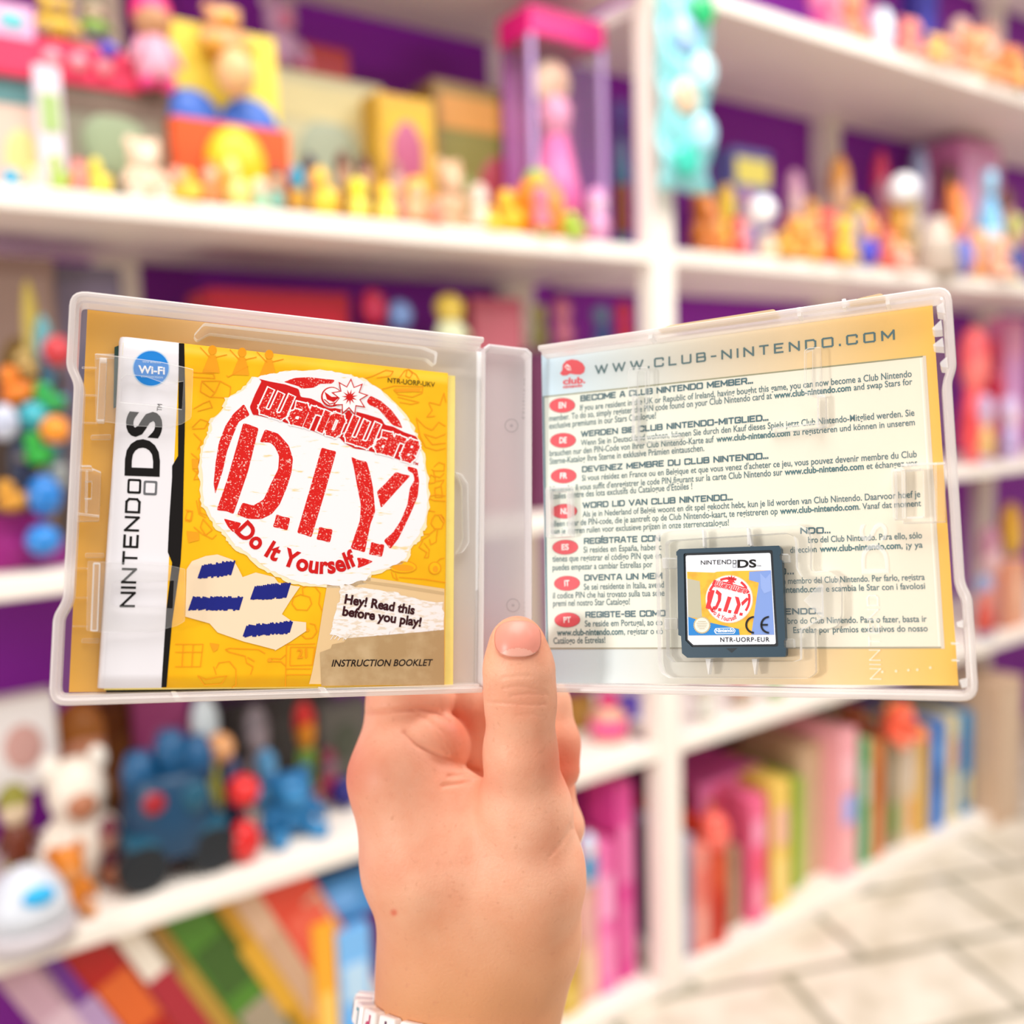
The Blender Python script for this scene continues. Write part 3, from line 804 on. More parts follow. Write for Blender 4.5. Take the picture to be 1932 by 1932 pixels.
shelf_items(S[3], 'second row of toys beyond the upright', [
    ('figure', 1352, None, 400, 34, .02, ['#D88038', '#F0B070', '#C86820'], 'copper figure at the foot of the rust orange plush'),
    ('figure', 1410, None, 352, 36, .16, ['#C8A0B8', '#E0C0C8', '#B88098'], 'mauve pink figure behind the coral red one'),
    ('duck', 1478, None, 432, 40, .00, ['#D8A038', '#F0C860'], 'honey coloured toy animal at the edge by the ochre plush'),
    ('figure', 1532, None, 372, 42, .10, ['#E0A848', '#F0C888', '#C88828'], 'sandy gold figure behind the vermilion one'),
    ('figure', 1540, None, 438, 34, .00, ['#E8B850', '#F0D090', '#D89838'], 'wheat coloured figure at the edge by the vermilion one'),
    ('plush', 1640, None, 400, 46, .08, ['#E8A050', '#F4C080'], 'gold plush behind the cobalt ball'),
    ('figure', 1675, None, 428, 36, .01, ['#E86858', '#F09888', '#D04838'], 'tomato red figure between the cobalt ball and the grey toy'),
    ('figure', 1722, None, 360, 40, .16, ['#C8B078', '#E0D0A8', '#A89050'], 'straw coloured figure behind the honey plush'),
    ('plush', 1840, None, 430, 48, .06, ['#F0A860', '#F8C890'], 'light orange plush between the periwinkle ball and the peach plush'),
    ('figure', 1792, None, 305, 44, .20, ['#A86038', '#C89068', '#583018'], 'dark haired brown figure before the pink box'),
    ('figure', 1898, None, 350, 42, .16, ['#A85848', '#D0A090', '#704030'], 'brick brown figure behind the sky blue bottle'),
    ('plush', 1700, None, 462, 42, .00, ['#F0B8A0', '#F8D0C0'], 'blush plush sitting at the edge below the grey toy'),
])
shelf_items(S[4], 'second row of toys on the top shelf', [
    ('plush', 1572, None, -20, 52, .04, ['#E87890', '#F0A0B0'], 'pink plush on the top shelf next to the raspberry figure'),
    ('figure', 1640, None, -10, 42, .12, ['#B05890', '#E0A0B8', '#902868'], 'plum figure behind the frosty ball'),
    ('plush', 1792, None, 72, 50, .01, ['#F09878', '#F8B8A0'], 'light coral plush at the top shelf edge'),
    ('plush', 1868, None, 108, 48, .00, ['#E89858', '#F0B880'], 'caramel plush at the top shelf edge'),
    ('figure', 1866, None, 40, 54, .20, ['#E0B0A0', '#E8C8B8', '#C89080'], 'rosy beige figure at the back of the top shelf'),
])
shelf_items(S[2], 'boxes behind the toy pile left of the case', [
    ('carton', 62, None, 700, 120, .12, ['#4A3A34', '#54443C', '#3C4860'], 'dark brown crate behind the toy pile left of the case', {'d': .1}),
    ('figure', 48, 905, 842, 44, .05, ['#283050', '#887868', '#384868'], 'dark navy figure in the pile left of the case'),
    ('duck', 50, 715, 660, 46, .07, ['#B89858', '#D0B878'], 'tan toy animal on top of the pile left of the case'),
    ('figure', 112, 928, 862, 40, .04, ['#8A8C88', '#B8BCB8', '#687078'], 'ash grey figure touching the left edge of the case'),
])
shelf_items(S[1], 'boxes at the back of the shelf below the case', [
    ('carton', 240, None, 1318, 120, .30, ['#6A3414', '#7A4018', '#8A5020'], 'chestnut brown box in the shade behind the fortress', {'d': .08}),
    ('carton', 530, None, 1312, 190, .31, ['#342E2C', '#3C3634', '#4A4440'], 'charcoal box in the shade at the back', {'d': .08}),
    ('figure', 210, None, 1540, 46, .10, ['#581428', '#A87868', '#6A1C30'], 'maroon figure between the fluffy plush and the fortress'),
    ('figure', 620, None, 1410, 44, .18, ['#A02848', '#8C6878', '#781C38'], 'wine red figure beside the navy ball'),
])
# the turquoise pack that hangs in front of the upright, and the beige carton standing past the end of the shelving
shelf_items(S[3], None, [
    ('bag', 1292, 362, -30, 118, -.05, ['#8FD8DC', '#30B878', '#40C8B0', '#B8E8F8', '#E0C0A0', '#C8F4FF', '#A8C8F0', '#28B870'], 'turquoise and green foil pack hanging in front of the white upright'),
])
shelf_items(0.0, None, [
    ('carton', 1906, None, 1282, 72, -.02, ['#C8A88C', '#CDB094'], 'plain beige carton standing on the floor past the end of the shelving', {'d': .3}),
])


# ================================================================== THE OPEN GAME CASE
def pose(r, t):
    return Matrix(((r[0][0], r[0][1], r[0][2], t[0] / 1000), (r[1][0], r[1][1], r[1][2], t[1] / 1000), (r[2][0], r[2][1], r[2][2], t[2] / 1000), (0, 0, 0, 1)))


# panels in camera space: x away from the hinge, y up from the lower edge, z towards the viewer; z = 0 is the front of the rim
LP = pose(((.928410527, .000755810821, .371555274), (-.0404110478, .994271202, .0989531406), (-.369351919, -.106884075, .923122394)), (-9.4857, -61.8837, -326.7125))
RP = pose(((.90274277, .00355194, -.43016611), (.06005498, .98913307, .13419825), (.42596819, -.14698011, .89271941)), (8.4896, -62.5239, -331.5522))
LPW, RPW = CAM @ LP, CAM @ RP


def plane_pt(P, px, py, w):
    """Where the view line through a point of the photograph meets the panel at height w (metres) over its rim plane: panel coordinates."""
    d = Vector(((px - CX) / F, (CX - py) / F, -1))
    inv = P.inverted()
    o, dd = inv.translation, inv.to_3x3() @ d
    k = (w - o.z) / dd.z
    return o + dd * k


MM = 0.001
case = empty('game_case', CAM @ pose(((1, 0, 0), (0, 1, 0), (0, 0, 1)), (0, -62, -338)), 'open clear plastic game case held up by the hand, booklet and cartridge inside', 'game case')
CASEI = case.matrix_world.inverted()
LL, RL = CASEI @ LPW, CASEI @ RPW
FROST = clear('frosted_plastic', '#EDE6E2', 0.50, 0.16, 0.25, 0.30, 0.9)
SHEET_CLEAR = clear('clear_plate', '#F6F1EC', 0.06, 0.05, 0.16, 0.2, 0.6)
CLIP = clear('clear_clip', '#FFFFFF', 0.05, 0.9, 0.08, 0.4, 1.5)
RAISED = clear('embossed_plastic', '#FFFFFF', 0.42, 0.5, 0.1, 0.3, 1.2)
EDGE = clear('clear_clip_edge', '#FFFFFF', 0.62, 0.3, 0.1, 0.35, 1.2)      # milky white put in for light gathered at the cut edges of clear plastic


def smooth_corner(pts, radii, n=5):
    """polyline with rounded corners (radii per vertex, 0 keeps it sharp)"""
    out = []
    for i, p in enumerate(pts):
        r = radii[i]
        if r == 0 or i in (0, len(pts) - 1):
            out.append(Vector(p))
            continue
        p = Vector(p)
        a = (Vector(pts[i - 1]) - p).normalized()
        c = (Vector(pts[i + 1]) - p).normalized()
        p0, p1 = p + a * r, p + c * r
        for k in range(n + 1):
            s = k / n
            out.append(p0.lerp(p, s).lerp(p.lerp(p1, s), s))
    return out


def inset(path, d):
    """offset an open polyline to its right-hand side by d"""
    out = []
    for i, p in enumerate(path):
        t0 = (path[i] - path[i - 1]).normalized() if i else None
        t1 = (path[i + 1] - path[i]).normalized() if i < len(path) - 1 else None
        n0 = Vector((t0.y, -t0.x)) if t0 else None
        n1 = Vector((t1.y, -t1.x)) if t1 else None
        n = (n0 or n1) if not (n0 and n1) else (n0 + n1)
        n = n.normalized()
        ref = n0 or n1
        out.append(p + n * (d / max(.45, n.dot(ref))))
    return out


def tray(name, local, pts, radii, side):
    """half of the case: an U of walls round three sides with a stepped rim, and the plate at the back"""
    path = smooth_corner(pts, radii)
    prof = [(2.9, -9.4), (1.2, -6.5), (0, -2.8), (0, -.5), (.5, 0), (1.5, 0), (1.9, -.4), (1.9, -3.2), (2.7, -3.5), (3.0, -8.2)]
    V, Fc, mi = [], [], []
    rows = []
    for off, wz in prof:
        q = inset(path, off * side)
        rows.append(len(V))
        V += [(p.x * MM, p.y * MM, wz * MM) for p in q]
    n = len(path)
    for j in range(len(prof) - 1):
        for i in range(n - 1):
            Fc.append((rows[j] + i, rows[j] + i + 1, rows[j + 1] + i + 1, rows[j + 1] + i))
            mi.append(0)
    Fc.append([r for r in rows])
    mi.append(0)
    Fc.append([r + n - 1 for r in reversed(rows)])
    mi.append(0)
    Fc.append([rows[-1] + i for i in range(n)])
    mi.append(1)
    if side > 0:
        Fc = [f[::-1] for f in Fc]
    o = mesh_obj(name, V, Fc, [FROST, SHEET_CLEAR], mi, case, local)
    return bevel(o, .0002, 2)


HH = 125.0
WL, WR = 134.77, 138.44
front = tray('front_cover', LL, [(-.6, HH), (-WL, HH), (-WL, HH - 24), (-WL + 2.4, HH - 29), (-WL + 2.4, 31), (-WL, 26), (-WL, 0), (-.6, 0)],
             [0, 5, 2, 2, 2, 2, 5, 0], -1)
back = tray('back_cover', RL, [(.6, HH), (WR, HH), (WR, HH - 26), (WR - 1.6, HH - 30), (WR - 1.6, 34), (WR, 30), (WR, 0), (.6, 0)],
            [0, 5, 2, 2, 2, 2, 5, 0], 1)

# ---- the spine: a shallow gutter between the two hinges
hl_t, hl_b = LL @ Vector((0, HH * MM, -.001)), LL @ Vector((0, 0, -.001))
hr_t, hr_b = RL @ Vector((0, HH * MM, -.001)), RL @ Vector((0, 0, -.001))
ax_y = ((hl_t + hr_t) - (hl_b + hr_b)).normalized()
ax_x = ((hr_t + hr_b) - (hl_t + hl_b))
spw = ax_x.length / 2
ax_x = (ax_x - ax_y * ax_x.dot(ax_y)).normalized()
ax_z = ax_x.cross(ax_y)
sc_ = (hl_b + hr_b) / 2
SPL = Matrix(((ax_x.x, ax_y.x, ax_z.x, sc_.x), (ax_x.y, ax_y.y, ax_z.y, sc_.y), (ax_x.z, ax_y.z, ax_z.z, sc_.z), (0, 0, 0, 1)))
hw_ = spw / 2 * 1000 - .7
spine_p = [(-hw_, HH - 2.2), (-hw_ + 2, HH - .6), (hw_ - 2, HH - .6), (hw_, HH - 2.2), (hw_, 2.2), (hw_ - 2, .6), (-hw_ + 2, .6), (-hw_, 2.2)]
V, Fc = [], []
for off, wz in ((0, -9.0), (0, -3.5), (.5, -3.0), (1.2, -3.0), (1.6, -3.5), (2.0, -7.6)):
    for x, y in spine_p:
        sx = (hw_ - off * (.5 if wz > -7 else .6)) / hw_
        V.append((x * sx * MM, ((y - HH / 2) * (HH / 2 - off) / (HH / 2) + HH / 2) * MM, wz * MM))
for j in range(5):
    for i in range(8):
        Fc.append((j * 8 + i, j * 8 + (i + 1) % 8, (j + 1) * 8 + (i + 1) % 8, (j + 1) * 8 + i))
Fc.append([40 + i for i in range(8)])
Fc.append([7 - i for i in range(8)])
spine = bevel(mesh_obj('spine', V, [f[::-1] for f in Fc], clear('spine_plastic', '#E9E4E4', 0.62, 0.15, 0.2, 0.25, 0.8), None, case, SPL), .0003)
for x_ in (-1, 1):
    bm_obj('hinge_strip', box_bm((x_ * hw_ - .9) * MM, (x_ * hw_ + .9) * MM, .8 * MM, (HH - .8) * MM, -9.1 * MM, -8.2 * MM), FROST, spine, None, False)


# ================================================================== INK: flat prints on a plane, drawn with photograph columns and rows mapped onto that plane
_gl = {}


def glyphs(s, bold=0.0, shear=0.0, spacing=1.0):
    k = (s, bold, shear, spacing)
    if k in _gl:
        return _gl[k]
    c = bpy.data.curves.new('lettering', 'FONT')
    c.body = s
    c.size = 1
    c.fill_mode = 'BOTH'
    c.dimensions = '2D'
    c.offset = bold
    c.shear = shear
    c.space_character = spacing
    c.resolution_u = 4
    o = bpy.data.objects.new('lettering', c)
    COL.objects.link(o)
    dg = bpy.context.evaluated_depsgraph_get()
    me = bpy.data.meshes.new_from_object(o.evaluated_get(dg))
    v = np.array([(p.co.x, p.co.y) for p in me.vertices])
    f = [tuple(p.vertices) for p in me.polygons]
    bpy.data.objects.remove(o)
    bpy.data.curves.remove(c)
    bpy.data.meshes.remove(me)
    _gl[k] = (v, f)
    return v, f


CAPH = float(glyphs('H')[0][:, 1].max())
_S = {  # squared capitals: width, strokes
    'A': (.95, [[(0, 0), (.35, 1), (.6, 1), (.95, 0)], [(.12, .32), (.83, .32)]]), 'B': (.9, [[(0, 0), (0, 1), (.78, 1), (.86, .9), (.86, .6), (.78, .52), (0, .52)], [(.78, .52), (.9, .42), (.9, .1), (.8, 0), (0, 0)]]),
    'C': (.95, [[(.95, .74), (.95, .9), (.85, 1), (.1, 1), (0, .9), (0, .1), (.1, 0), (.85, 0), (.95, .1), (.95, .26)]]), 'D': (.95, [[(0, 0), (0, 1), (.75, 1), (.95, .8), (.95, .2), (.75, 0), (0, 0)]]),
    'E': (.82, [[(.82, 0), (0, 0), (0, 1), (.82, 1)], [(0, .52), (.7, .52)]]), 'G': (.95, [[(.95, .76), (.95, .9), (.85, 1), (.1, 1), (0, .9), (0, .1), (.1, 0), (.85, 0), (.95, .1), (.95, .45), (.55, .45)]]),
    'I': (.0, [[(0, 0), (0, 1)]]), 'L': (.75, [[(0, 1), (0, 0), (.75, 0)]]), 'M': (1.1, [[(0, 0), (0, 1), (.55, .25), (1.1, 1), (1.1, 0)]]), 'N': (.95, [[(0, 0), (0, 1), (.95, 0), (.95, 1)]]),
    'O': (1.0, [[(.1, 0), (0, .1), (0, .9), (.1, 1), (.9, 1), (1, .9), (1, .1), (.9, 0), (.1, 0)]]), 'R': (.9, [[(0, 0), (0, 1), (.8, 1), (.88, .9), (.88, .55), (.8, .45), (0, .45)], [(.6, .45), (.9, 0)]]),
    'S': (.9, [[(.88, .8), (.88, .92), (.8, 1), (.1, 1), (0, .9), (0, .62), (.1, .53), (.8, .53), (.9, .43), (.9, .1), (.8, 0), (.1, 0), (0, .1), (0, .22)]]), 'T': (.85, [[(0, 1), (.85, 1)], [(.425, 1), (.425, 0)]]),
    'U': (.95, [[(0, 1), (0, .1), (.1, 0), (.85, 0), (.95, .1), (.95, 1)]]), 'V': (1.0, [[(0, 1), (.5, 0), (1, 1)]]), 'W': (1.4, [[(0, 1), (.36, 0), (.7, .95), (1.04, 0), (1.4, 1)]]), 'Z': (.9, [[(0, 1), (.9, 1), (0, 0), (.9, 0)]]),
    '.': (.0, [[(0, -.02), (0, .1)]]), '-': (.45, [[(0, .45), (.45, .45)]]), ' ': (.32, []), 'Í': (.0, [[(0, 0), (0, 1)], [(0, 1.2), (.16, 1.38)]])}


class Ink:
    """Collects flat coloured shapes over one plane of a panel; build() turns them into one mesh."""

    def __init__(self, P, w, dy=.00004, warp=None):
        self.P, self.w, self.dy, self.warp = P, w, dy, warp
        self.V, self.F, self.M, self.mats = [], [], [], []

    def mid(self, m):
        if m not in self.mats:
            self.mats.append(m)
        return self.mats.index(m)

    def loc(self, p):
        q = plane_pt(self.P, p[0], p[1], self.w)
        return Vector((q.x, q.y))

    def add(self, pts, faces, m, layer):
        b = len(self.V)
        for p in pts:
            dz = self.warp(p) if self.warp else 0
            self.V.append((p[0], p[1], self.w + dz + layer * self.dy))
        i = self.mid(m)
        for f in faces:
            self.F.append(tuple(b + k for k in f))
            self.M.append(i)

    def lpoly(self, pts, m, layer, holes=()):
        loops = [[Vector((p[0], p[1], 0)) for p in pts]] + [[Vector((p[0], p[1], 0)) for p in h] for h in holes]
        tri = tessellate_polygon(loops)
        flat = [p for l in loops for p in l]
        out = []
        for t in tri:
            a, b_, c = (flat[k] for k in t)
            if (b_ - a).cross(c - a).z < 0:
                t = (t[0], t[2], t[1])
            out.append(t)
        self.add([(p.x, p.y) for p in flat], out, m, layer)

    def poly(self, px, m, layer, holes=()):
        self.lpoly([self.loc(p) for p in px], m, layer, [[self.loc(p) for p in h] for h in holes])

    def ell(self, c, rx, ry, m, layer, n=32, rot=0.0, a0=0.0, a1=2 * math.pi):
        pts = []
        for i in range(n):
            a = a0 + (a1 - a0) * i / n
            x, y = rx * math.cos(a), ry * math.sin(a)
            pts.append((c[0] + x * math.cos(rot) - y * math.sin(rot), c[1] + x * math.sin(rot) + y * math.cos(rot)))
        self.poly(pts, m, layer)

    def lstroke(self, pts, wd, m, layer, closed=False):
        pts = [Vector(p) for p in pts]
        if closed:
            pts = pts + [pts[0]]
        for a, c in zip(pts, pts[1:]):
            d = c - a
            if d.length < 1e-9:
                continue
            d = d.normalized() * wd / 2
            n = Vector((-d.y, d.x))
            self.ns = (getattr(self, 'ns', 0) + 1) % 9
            layer_ = layer + .07 * self.ns
            self.add([a - d * .8 + n, a - d * .8 - n, c + d * .8 - n, c + d * .8 + n], [(0, 1, 2, 3)], m, layer_)

    def stroke(self, px, wpx, m, layer, closed=False):
        q = [self.loc(p) for p in px]
        s = (self.loc((px[0][0] + 1, px[0][1])) - q[0]).length
        self.lstroke(q, wpx * s, m, layer, closed)

    def frame(self, p0, p1, cap):
        a, c = self.loc(p0), self.loc(p1)
        s = (self.loc((p0[0], p0[1] - 1)) - a).length * .5 + (self.loc((p1[0], p1[1] - 1)) - c).length * .5
        u = (c - a).normalized()
        return a, (c - a).length, u, Vector((-u.y, u.x)), cap * s

    def text(self, s, p0, p1, cap, m, layer, bold=0.0, shear=0.0, spacing=1.0, flip=1):
        v, f = glyphs(s, bold, shear, spacing)
        a, L, u, n, ch = self.frame(p0, p1, cap)
        x0, x1 = v[:, 0].min(), v[:, 0].max()
        kx, ky = L / (x1 - x0), ch / CAPH
        self.add([tuple(a + u * ((x - x0) * kx) + n * (y * ky * flip)) for x, y in v], f, m, layer)

    def caps(self, s, p0, p1, cap, m, layer, wt=.16, gap=.34):
        a, L, u, n, ch = self.frame(p0, p1, cap)
        tot, x, seq = 0, 0, []
        for chh in s:
            gw, st = _S[chh]
            seq.append((x, st))
            x += gw + gap
        tot = x - gap
        kx = (L - wt * ch) / tot
        for x, st in seq:
            for pl in st:
                self.lstroke([a + u * (wt * ch / 2 + (x + px_) * kx) + n * (py_ * ch * (1 - wt) + wt * ch / 2) for px_, py_ in pl], wt * ch, m, layer)

    def arc_text(self, s, path, cap, m, layer, bold=0.0):
        """lettering along a polyline of baseline points"""
        v, f = glyphs(s, bold)
        q = [self.loc(p) for p in path]
        cum = [0]
        for a, c in zip(q, q[1:]):
            cum.append(cum[-1] + (c - a).length)
        sc = (self.loc((path[0][0], path[0][1] - 1)) - q[0]).length
        x0, x1 = v[:, 0].min(), v[:, 0].max()
        out = []
        for x, y in v:
            d = (x - x0) / (x1 - x0) * cum[-1]
            i = min(len(q) - 2, max(0, int(np.searchsorted(cum, d)) - 1))
            # smooth tangent
            t = (d - cum[i]) / (cum[i + 1] - cum[i])
            t0 = (q[min(i + 1, len(q) - 1)] - q[max(i - 1, 0)]).normalized()
            t1 = (q[min(i + 2, len(q) - 1)] - q[i]).normalized()
            tg = t0.lerp(t1, t).normalized()
            p = q[i].lerp(q[i + 1], t)
            out.append(tuple(p + Vector((-tg.y, tg.x)) * (y / CAPH * cap * sc)))
        self.add(out, f, m, layer)

    def build(self, name, parent, local):
        return mesh_obj(name, self.V, self.F, self.mats, self.M, parent, local)


def zc(ox, oy, k):
    return lambda *p: [(ox + p[i] / k, oy + p[i + 1] / k) for i in range(0, len(p), 2)]


z1, z2, z3, z4 = zc(80, 520, 4.025), zc(80, 900, 4.025), zc(480, 600, 4.025), zc(480, 960, 4.025)
z5, z6, z7, z8 = zc(900, 520, 3.864), zc(1380, 520, 3.864), zc(980, 900, 3.864), zc(1380, 900, 3.864)


def prism(name, P, px, w0, w1, m, parent, local, holes=(), bev=.0003, smooth=False):
    """a solid whose outline is given on the panel plane at height w1 and that reaches back to w0 (mm over the rim plane)"""
    def cv(loop):
        return [plane_pt(P, x, y, w1 * MM) for x, y in loop]
    loops = [cv(px)] + [cv(h) for h in holes]
    flat = [Vector((p.x, p.y, 0)) for l in loops for p in l]
    tri = tessellate_polygon([[Vector((p.x, p.y, 0)) for p in l] for l in loops])
    n = len(flat)
    V = [(p.x, p.y, w1 * MM) for p in flat] + [(p.x, p.y, w0 * MM) for p in flat]
    Fc = []
    for t in tri:
        a, b_, c = (flat[k] for k in t)
        if (b_ - a).cross(c - a).z < 0:
            t = (t[0], t[2], t[1])
        Fc.append(t)
        Fc.append((t[2] + n, t[1] + n, t[0] + n))
    k = 0
    for li, l in enumerate(loops):
        m_ = len(l)
        ar = sum(l[i].x * l[(i + 1) % m_].y - l[(i + 1) % m_].x * l[i].y for i in range(m_))
        for i in range(m_):
            a, c = k + i, k + (i + 1) % m_
            fc = (a, a + n, c + n, c)
            if (ar < 0) == (li == 0):
                fc = fc[::-1]
            Fc.append(fc)
        k += m_
    if m is CLIP:
        o = mesh_obj(name, V, Fc, [CLIP, EDGE], [0] * (2 * len(tri)) + [1] * (len(Fc) - 2 * len(tri)), parent, local)
    else:
        o = mesh_obj(name, V, Fc, m, None, parent, local)
    if bev:
        bevel(o, bev, 2)
        if m is CLIP:
            o.modifiers['bevel'].material = 1
    return o


def rrect(x0, y0, x1, y1, r, n=5):
    out = []
    for cx_, cy_, a in ((x1 - r, y0 + r, -90), (x1 - r, y1 - r, 0), (x0 + r, y1 - r, 90), (x0 + r, y0 + r, 180)):
        for i in range(n + 1):
            t = math.radians(a + 90 * i / n)
            out.append((cx_ + r * math.cos(t), cy_ + r * math.sin(t)))
    return out


def quad_round(p, r, n=4):
    """rounded corners for any polygon in the photograph's coordinates"""
    out = []
    m_ = len(p)
    for i in range(m_):
        c, a, b_ = Vector(p[i]), Vector(p[i - 1]), Vector(p[(i + 1) % m_])
        rr = r[i] if isinstance(r, (list, tuple)) else r
        p0, p1 = c + (a - c).normalized() * rr, c + (b_ - c).normalized() * rr
        for k in range(n + 1):
            s = k / n
            q = p0.lerp(c, s).lerp(c.lerp(p1, s), s)
            out.append((q.x, q.y))
    return out


# ================================================================== PAPER INLAYS BEHIND THE PLATES
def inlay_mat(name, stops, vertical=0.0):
    """printed sheet: bands of colour blending into each other across the sheet"""
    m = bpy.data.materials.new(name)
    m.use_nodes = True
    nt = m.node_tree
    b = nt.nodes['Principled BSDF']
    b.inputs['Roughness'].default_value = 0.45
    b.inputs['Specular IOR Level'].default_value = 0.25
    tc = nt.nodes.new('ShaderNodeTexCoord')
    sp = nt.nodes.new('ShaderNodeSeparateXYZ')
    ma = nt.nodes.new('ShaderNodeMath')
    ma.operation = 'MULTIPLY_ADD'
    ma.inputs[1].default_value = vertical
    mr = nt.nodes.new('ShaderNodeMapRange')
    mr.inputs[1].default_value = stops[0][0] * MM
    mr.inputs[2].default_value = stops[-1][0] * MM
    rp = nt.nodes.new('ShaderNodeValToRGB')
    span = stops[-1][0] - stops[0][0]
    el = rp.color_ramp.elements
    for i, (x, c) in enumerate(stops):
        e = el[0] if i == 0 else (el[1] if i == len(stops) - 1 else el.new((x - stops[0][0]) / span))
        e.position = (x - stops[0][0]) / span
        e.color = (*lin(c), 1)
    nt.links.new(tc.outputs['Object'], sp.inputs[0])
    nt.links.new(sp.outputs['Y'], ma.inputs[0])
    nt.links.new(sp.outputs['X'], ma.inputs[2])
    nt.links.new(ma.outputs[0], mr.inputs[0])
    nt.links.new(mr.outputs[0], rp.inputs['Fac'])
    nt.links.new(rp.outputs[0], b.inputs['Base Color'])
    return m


SW = -8.7 * MM
# left sheet
i1 = Ink(LP, SW)
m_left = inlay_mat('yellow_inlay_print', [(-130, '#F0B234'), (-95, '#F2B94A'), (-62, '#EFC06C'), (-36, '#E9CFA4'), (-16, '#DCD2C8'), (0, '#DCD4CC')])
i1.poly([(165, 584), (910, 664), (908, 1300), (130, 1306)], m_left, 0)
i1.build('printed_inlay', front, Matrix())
# right sheet
i2 = Ink(RP, SW)
m_right = inlay_mat('club_inlay_print', [(2, '#CFE6F2'), (26, '#E2ECE6'), (44, '#F3E6BC'), (66, '#F4D68A'), (92, '#F1C252'), (136, '#EEB838')])  # pale blue at the hinge, turning yellow outward
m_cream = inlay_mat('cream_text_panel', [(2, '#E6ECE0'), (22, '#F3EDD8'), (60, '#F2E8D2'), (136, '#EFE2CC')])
TEAL, TEALB = ink('#426A70'), ink('#285C68')
TEALD = ink('#356A70')
RED, WH = ink('#E4404E'), ink('#FFF6F4')
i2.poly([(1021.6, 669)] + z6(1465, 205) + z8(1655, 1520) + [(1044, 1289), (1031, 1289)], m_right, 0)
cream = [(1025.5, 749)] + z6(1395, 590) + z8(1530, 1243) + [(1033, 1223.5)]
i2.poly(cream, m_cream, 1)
i2.stroke([cream[0], cream[1]], 2.2, ink('#8E8E6C'), 2)
i2.stroke([cream[0], cream[3]], 3.0, ink('#6E8E96'), 2)
i2.stroke([(cream[3][0], cream[3][1]), cream[2]], 2.6, ink('#A39C84'), 2)
i2.stroke([(cream[1][0] + 3, cream[1][1] + 1), (cream[2][0] + 3, cream[2][1])], 6, ink('#D9CDBA'), 2)
i2.stroke([(cream[1][0] - 4, cream[1][1] + 4), (cream[2][0] - 4, cream[2][1] - 3)], 3, ink('#F8EFDF'), 2)
i2.caps('WWW.CLUB-NINTENDO.COM', (1122.6, 706.5), (1688.5, 641.3), 18.5, TEAL, 3, .17, .72)
# cap emblem and its two words
i2.poly(z5(605, 715, 622, 690, 625, 650, 650, 622, 690, 610, 735, 618, 770, 640, 788, 670, 782, 705, 755, 722, 715, 722, 680, 715, 655, 728, 625, 730), RED, 3)
i2.poly(z5(640, 668, 655, 645, 678, 660, 688, 690, 680, 695, 655, 685), WH, 4)
i2.stroke(z5(650, 682, 656, 660, 664, 676, 672, 668, 680, 690), 1.6, RED, 5)
i2.text('club.', *z5(626, 794, 790, 782), 11.5, RED, 3, .035)
i2.text('nintendo', *z5(628, 822, 768, 810), 5.6, RED, 3, .03)
HEADS = [('BECOME A CLUB NINTENDO MEMBER...', (1095, 758), (1421, 724)), ('WERDEN SIE CLUB NINTENDO-MITGLIED...', (1096, 825), (1450, 794)),
         ('DEVENEZ MEMBRE DU CLUB NINTENDO...', (1098, 891.5), (1450, 866)), ('WORD LID VAN CLUB NINTENDO...', (1099, 959.5), (1382.7, 944)),
         ('REGÍSTRATE CON', (1101.6, 1027), (1246, 1021.5)), ('NDO...', (1510, 1007.5), (1567, 1006.5)), ('DIVENTA UN MEM', (1102.4, 1096), (1250, 1092.6)),
         ('O...', (1468, 1084.5), (1498, 1083.8)), ('REGISTE-SE COMO', (1104.7, 1165.8), (1256, 1163)), ('ENDO...', (1481, 1159.8), (1553, 1159))]
for s, p, q in HEADS:
    i2.caps(s, p, q, 12.2, TEALB, 3, .22, .36)
